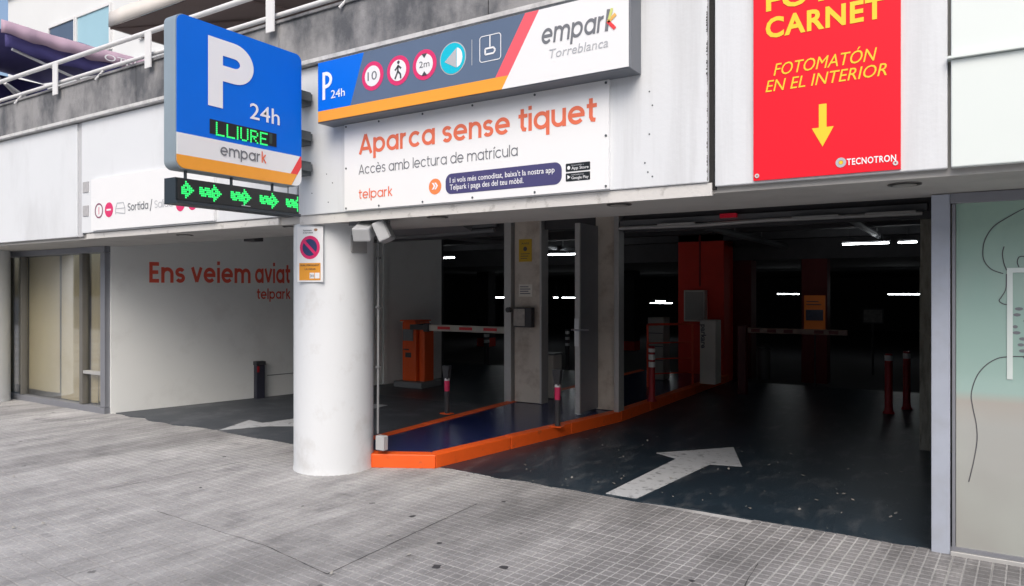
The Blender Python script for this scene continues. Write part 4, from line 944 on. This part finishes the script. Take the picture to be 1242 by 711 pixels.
# slogan banner
bn = thing('slogan_banner', 'white banner reading Aparca sense tiquet screwed to the fascia', 'banner', (-3.2, 4.3, 2.27))
MB().box(-4.385, -1.99, 4.305, 4.3285, 2.272, 2.983).build('board', banner_w, bn)
BN = PY(4.305)
gtext(BN, 'Aparca sense tiquet', -4.215, -2.082, 2.720, 2.882, txtcoral, bn, w=.165, gap=.085)
gtext(BN, 'Accès amb lectura de matrícula', -4.220, -2.689, 2.557, 2.637, txtgrey, bn, w=.10)
gtext(BN, 'telpark', -4.220, -3.858, 2.358, 2.434, txtcoral, bn, w=.12)
BN.poly(disc_pts(-3.428, 2.398, .060)).build('orange_disc', mat('disc_orange', (.85, .25, .08), .4, var=.02), bn)
text(BN, '»', -3.458, -3.398, 2.378, 2.425, txtwhite, bn, d=.003, bold=.02)
BN.poly(rrect(-3.327, -2.337, 2.330, 2.482, .055)).build('pill_field', pill, bn)
text(BN, "I si vols més comoditat, baixa't la nostra app", -3.286, -2.392, 2.414, 2.452, txtwhite, bn, d=.003, bold=.004, asc='I')
text(BN, 'Telpark i paga des del teu mòbil.', -3.286, -2.640, 2.361, 2.400, txtwhite, bn, d=.003, bold=.004, asc='I')
for z0, a, b in ((2.408, 'Disponible a', 'App Store'), (2.343, 'DISPONIBLE EN', 'Google Play')):
    BN.poly(rrect(-2.306, -2.124, z0, z0 + .055, .006)).build('store_badge', ledblack, bn)
    text(BN, a, -2.262, -2.17, z0 + .037, z0 + .045, txtlight, bn, d=.003); text(BN, b, -2.262, -2.135, z0 + .012, z0 + .031, txtwhite, bn, d=.003, asc='A')
    (BN.poly(disc_pts(-2.283, z0 + .026, .011, .013), .003) if a[1] == 'i' else BN.poly([(-2.292, z0 + .014), (-2.270, z0 + .028), (-2.292, z0 + .042)], .003)).build('badge_symbol', txtwhite, bn)
mb = MB()
for x in (-4.365, -4.0, -3.55, -3.08, -2.55, -2.01):
    for z in (2.29, 2.965): mb.tube([(x, 4.301, z), (x, 4.3045, z)], .0085, 8)
for x in (-4.365, -2.01): mb.tube([(x, 4.301, 2.62), (x, 4.3045, 2.62)], .0085, 8)
tag(mb.build('fixing_screw', bracket_m, bn), kind='stuff')

# exit banner
eb = thing('exit_banner', 'bright white banner marked Sortida and Salida above the exit lane', 'banner', (-7.2, 4.3, 2.28))
MB().box(-8.335, -6.12, 4.300, 4.3285, 2.284, 2.86).build('board', banner_w, eb)
EB = PY(4.300)
ring(EB, -8.17, 2.50, .068, .084, .0015).build('ring_symbol', mat('ring_plum', (.25, .08, .14), .4), eb); EB.poly(quad(-8.175, -8.165, 2.46, 2.54)).build('ring_mark', magenta, eb)
EB.poly(disc_pts(-7.965, 2.498, .082)).build('no_entry_disc', magenta, eb); EB.poly(quad(-8.01, -7.92, 2.488, 2.508), .003).build('no_entry_bar', signwhite, eb)
mb = MB(); stroke(EB, [(-7.83, 2.44), (-7.83, 2.50), (-7.80, 2.56), (-7.68, 2.56), (-7.65, 2.50), (-7.65, 2.44), (-7.83, 2.46)], .010, mb=mb); stroke(EB, [(-7.83, 2.50), (-7.65, 2.50)], .008, mb=mb); mb.build('car_symbol', txtlight, eb)
gtext(EB, 'Sortida', -7.595, -7.215, 2.462, 2.545, txtgrey, eb, w=.14); text(EB, '/', -7.185, -7.14, 2.44, 2.56, txtgrey, eb)
gtext(EB, 'Salida', -7.10, -6.785, 2.462, 2.540, txtlight, eb, w=.10)
EB.poly(disc_pts(-6.655, 2.478, .075)).build('no_entry_disc', magenta, eb); EB.poly(disc_pts(-6.455, 2.478, .075)).build('no_entry_disc', magenta, eb)

# red poster
rp = thing('red_poster', 'red poster with yellow lettering and a down arrow on the fascia', 'poster', (-.7, 4.3, 2.25))
MB().box(-1.072, -.312, 4.316, 4.3285, 2.248, 3.50).build('board', posterred, rp)
RP = PY(4.316)
text(RP, 'FOTOS', -1.0, -.40, 3.225, 3.335, yellow, rp, bold=.03, sp=1.1); text(RP, 'CARNET', -1.002, -.389, 3.068, 3.178, yellow, rp, bold=.03, sp=1.1)
text(RP, 'FOTOMATÓN', -.958, -.424, 2.843, 2.911, yellow, rp, asc='F', slant=.22); text(RP, 'EN EL INTERIOR', -1.003, -.377, 2.755, 2.821, yellow, rp, slant=.22)
RP.poly([(-.715, 2.515), (-.752, 2.515), (-.696, 2.408), (-.638, 2.515), (-.675, 2.515), (-.675, 2.645), (-.715, 2.645)]).build('arrow', yellow, rp)
text(RP, 'TECNOTRON', -.572, -.333, 2.293, 2.327, txtwhite, rp, bold=.02, sp=1.1)
ring(RP, -.602, 2.310, .012, .027).build('logo_ring', txtlight, rp); RP.poly(disc_pts(-.602, 2.31, .010)).build('logo_dot', yellow, rp)
for u, v in ((-1.051, 2.275), (-.336, 2.282)): ring(RP, u, v, .005, .013, .0015, .003, 14).build('eyelet', lip_m, rp)

# ================================================================ TERRACE, BUILDING BEHIND
aw = thing('terrace_marquee', 'mauve and navy fabric marquee on the terrace behind the railing', 'awning', (-12.5, 6, 3.8))
def hang(pts, name, m, par, th=.02):
    """fabric quad strip between point pairs"""
    mb = MB(); n = len(pts); mb.add([p for a, b in pts for p in (a, b)], [(2 * i, 2 * i + 2, 2 * i + 3, 2 * i + 1) for i in range(n - 1)])
    o = mb.build(name, m, par, smooth=True); s_ = o.modifiers.new('thickness', 'SOLIDIFY'); s_.thickness = th; return o
def vpts(x, y0, y1, z0, z1, sag=.05, n=40): 
    out = []
    for i in range(n + 1):
        t_ = i / n; y = y0 + (y1 - y0) * t_; out.append(((x + .022 * math.sin(t_ * 19) + .014 * math.sin(t_ * 53), y, z0 - sag * math.sin(math.pi * t_) + .012 * math.sin(t_ * 30)), (x, y, z1 - sag * .6 * math.sin(math.pi * t_))))
    return out
hang(vpts(-11.3, 4.62, 6.75, 5.18, 5.36, .04), 'valance', awn_p, aw)
hang(vpts(-11.38, 4.7, 6.75, 5.02, 5.19, .06), 'inner_valance', awn_n, aw)
hang([((-11.35, 4.72, 5.30), (-14.8, 4.72, 5.55)), ((-11.33, 5.7, 5.36), (-14.8, 5.7, 5.62)), ((-11.35, 6.75, 5.30), (-14.8, 6.75, 5.55))], 'roof', awn_n, aw)
hang([((-11.9 - i * .3, 6.80 + .06 * math.sin(i * 2.1), 3.8), (-11.9 - i * .3, 6.80 + .03 * math.sin(i * 2.1), 5.3)) for i in range(11)], 'back_curtain', awn_n, aw)
hang([((-14.75 + .05 * math.sin(i * 1.9), 4.8 + i * .2, 3.8), (-14.75, 4.8 + i * .2, 5.5)) for i in range(11)], 'side_curtain', awn_n, aw)
for a, b in (((-11.4, 4.8, 5.02), (-11.6, 6.7, 4.66)), ((-11.5, 4.75, 4.55), (-13.3, 6.7, 4.35)), ((-11.45, 6.7, 3.8), (-11.45, 6.7, 5.3)), ((-14.7, 4.75, 3.8), (-14.7, 4.75, 5.5)), ((-12.3, 4.8, 5.0), (-13.8, 6.7, 4.2))):
    MB().tube([a, b], .022, 8).build('frame_pole', rail_m, aw, smooth=True)
text(Plane((-11.27, 0, 0), (0, 1, 0), (1, 0, 0)), 'HOTEL'[1:], 6.0, 6.55, 5.17, 5.27, txtwhite, aw, slant=.2, d=.03)

p2 = thing('taupe_parasol', 'large taupe canopy with cream valance over the terrace', 'parasol', (-8, 7, 3.8))
x0, x1, y0, y1, ze, zt = -10.15, -5.6, 5.5, 9.1, 5.30, 5.62
cxp, cyp = (x0 + x1) / 2, (y0 + y1) / 2
MB().add([(x0, y0, ze), (x1, y0, ze), (x1, y1, ze), (x0, y1, ze), (cxp, cyp, zt)], [(0, 1, 4), (1, 2, 4), (2, 3, 4), (3, 0, 4)]).build('canopy', awn_b, p2).modifiers.new('t', 'SOLIDIFY').thickness = .015
hang([((x0 + (x1 - x0) * i / 16, y0 - .01, ze - .005), (x0 + (x1 - x0) * i / 16, y0 - .005, ze + .19 + .02 * math.sin(i))) for i in range(17)], 'valance', awn_c, p2)
hang([((x0 - .01, y0 + (y1 - y0) * i / 12, ze - .02), (x0 - .005, y0 + (y1 - y0) * i / 12, ze + .15)) for i in range(13)], 'valance', awn_c, p2)
MB().tube([(cxp, cyp, 3.8), (cxp, cyp, zt)], .04, 10).build('pole', awn_b, p2, smooth=True)
for (a, b) in ((x0, y0), (x1, y0), (x1, y1), (x0, y1), (cxp, y0), (x0, cyp)): MB().tube([(cxp, cyp, zt - .06), (a, b, ze - .02)], .015, 8).build('rib', awn_b, p2, smooth=True)
# planter behind the rail
t = thing('terrace_planter', 'dry plants in a long trough behind the railing above the blue sign', 'planter', (-6.2, 5, 3.8))
MB().box(-7.4, -4.6, 4.75, 5.05, 3.8, 4.14).build('trough', parapet_m, t, bevel=.01)
mb = MB()
for k in range(260):
    c = Vector((random.uniform(-7.3, -4.7), random.uniform(4.76, 5.04), 4.14 + abs(random.gauss(0, .05)))); a = random.uniform(0, 6.28); s_ = random.uniform(.02, .05)
    u_ = Vector((math.cos(a), math.sin(a), random.uniform(-.4, .8))) * s_; v_ = Vector((-math.sin(a), math.cos(a), random.uniform(-.3, .6))) * s_ * .45
    mb.add([c - u_, c + v_, c + u_, c - v_], [(0, 1, 2, 3)])
tag(mb.build('foliage', mat('dry_foliage', (.16, .15, .08), .8, var=.4, scale=20), t), kind='stuff')

bd = thing('apartment_building', 'pale apartment building with blue windows rising behind the terrace', 'building', (-12, 9.5, 0))
MB().box(-22.8, 4, 9.5, 14, 2.95, 14).build('wall', bwall, bd)
def win(x0, x1, z0, z1, m):
    f_ = MB().box(x0, x1, 9.44, 9.52, z0 - .06, z0).box(x0, x1, 9.44, 9.52, z1, z1 + .06).box(x0 - .06, x0, 9.44, 9.52, z0 - .06, z1 + .06).box(x1, x1 + .06, 9.44, 9.52, z0 - .06, z1 + .06).build('window', rail_m, bd)
    MB().box(x0, x1, 9.47, 9.495, z0, z1).build('pane', m, f_)
for z in (7.5, 10.4):
    win(-20.4, -19.15, z, z + 1.0, windark); win(-19.0, -17.5, z, z + 1.0, winglass)
    win(-16.2, -14.8, z, z + 1.0, winglass); win(-14.66, -13.2, z, z + 1.0, windark)
win(-15.6, -14.4, 4.6, 6.4, windark); win(-11.4, -9.2, 4.2, 6.3, windark); win(-8.6, -6.4, 4.2, 6.3, windark); win(-4.9, -2.7, 4.2, 6.3, windark)
for z in (6.9, 9.8): MB().box(-22.85, 4.05, 9.40, 9.497, z, z + .12).build('string_course', bwall, bd)

ob = thing('added_opposite_building', 'long apartment block across the street behind the viewer, unseen, added to block low sky light and for reflections', 'building', (-4, -19, 0))  # added out of view to block low sky light from the garage
MB().box(-45, 35, -27, -19, -.04, 8.2).build('wall', mat('opposite_render', (.42, .39, .35), .8, var=.1, scale=.5), ob)
pane0 = None
for i in range(20):
    for j in range(2):
        x = -43 + i * 3.9; z = 1.0 + j * 3.4
        if pane0 is None: pane0 = MB().box(-.8, .8, 0, .03, 0, 1.7).build('window', windark); pane0.parent = ob; pane0.matrix_parent_inverse = Matrix.Translation(ob.location).inverted(); q_ = pane0
        else: q_ = pane0.copy(); COL.objects.link(q_)
        q_.location = (x, -18.998, z)
# ================================================================ LITTER
mb = MB()
for k in range(220):
    if k < 130: x, y = random.uniform(-3.9, -.4), random.uniform(5.2, 7.6)
    else: x, y = random.uniform(-9, -.5), random.uniform(2.2, 5.1)
    if -4.1 < x < -3.6 and y > 5: continue
    s_ = random.choice((.006, .008, .011, .02)); a = random.uniform(0, 6.28); u_ = Vector((math.cos(a), math.sin(a), .12)) * s_; v_ = Vector((-math.sin(a), math.cos(a), -.1)) * s_ * .6
    c = Vector((x, y, .0135)); mb.add([c - u_, c + v_, c + u_ + Vector((0, 0, .004)), c - v_], [(0, 1, 2, 3)])
tag(mb.build('litter', leaf_m), 'small dry petals and scraps scattered over pavement and driveway', 'litter', kind='stuff')
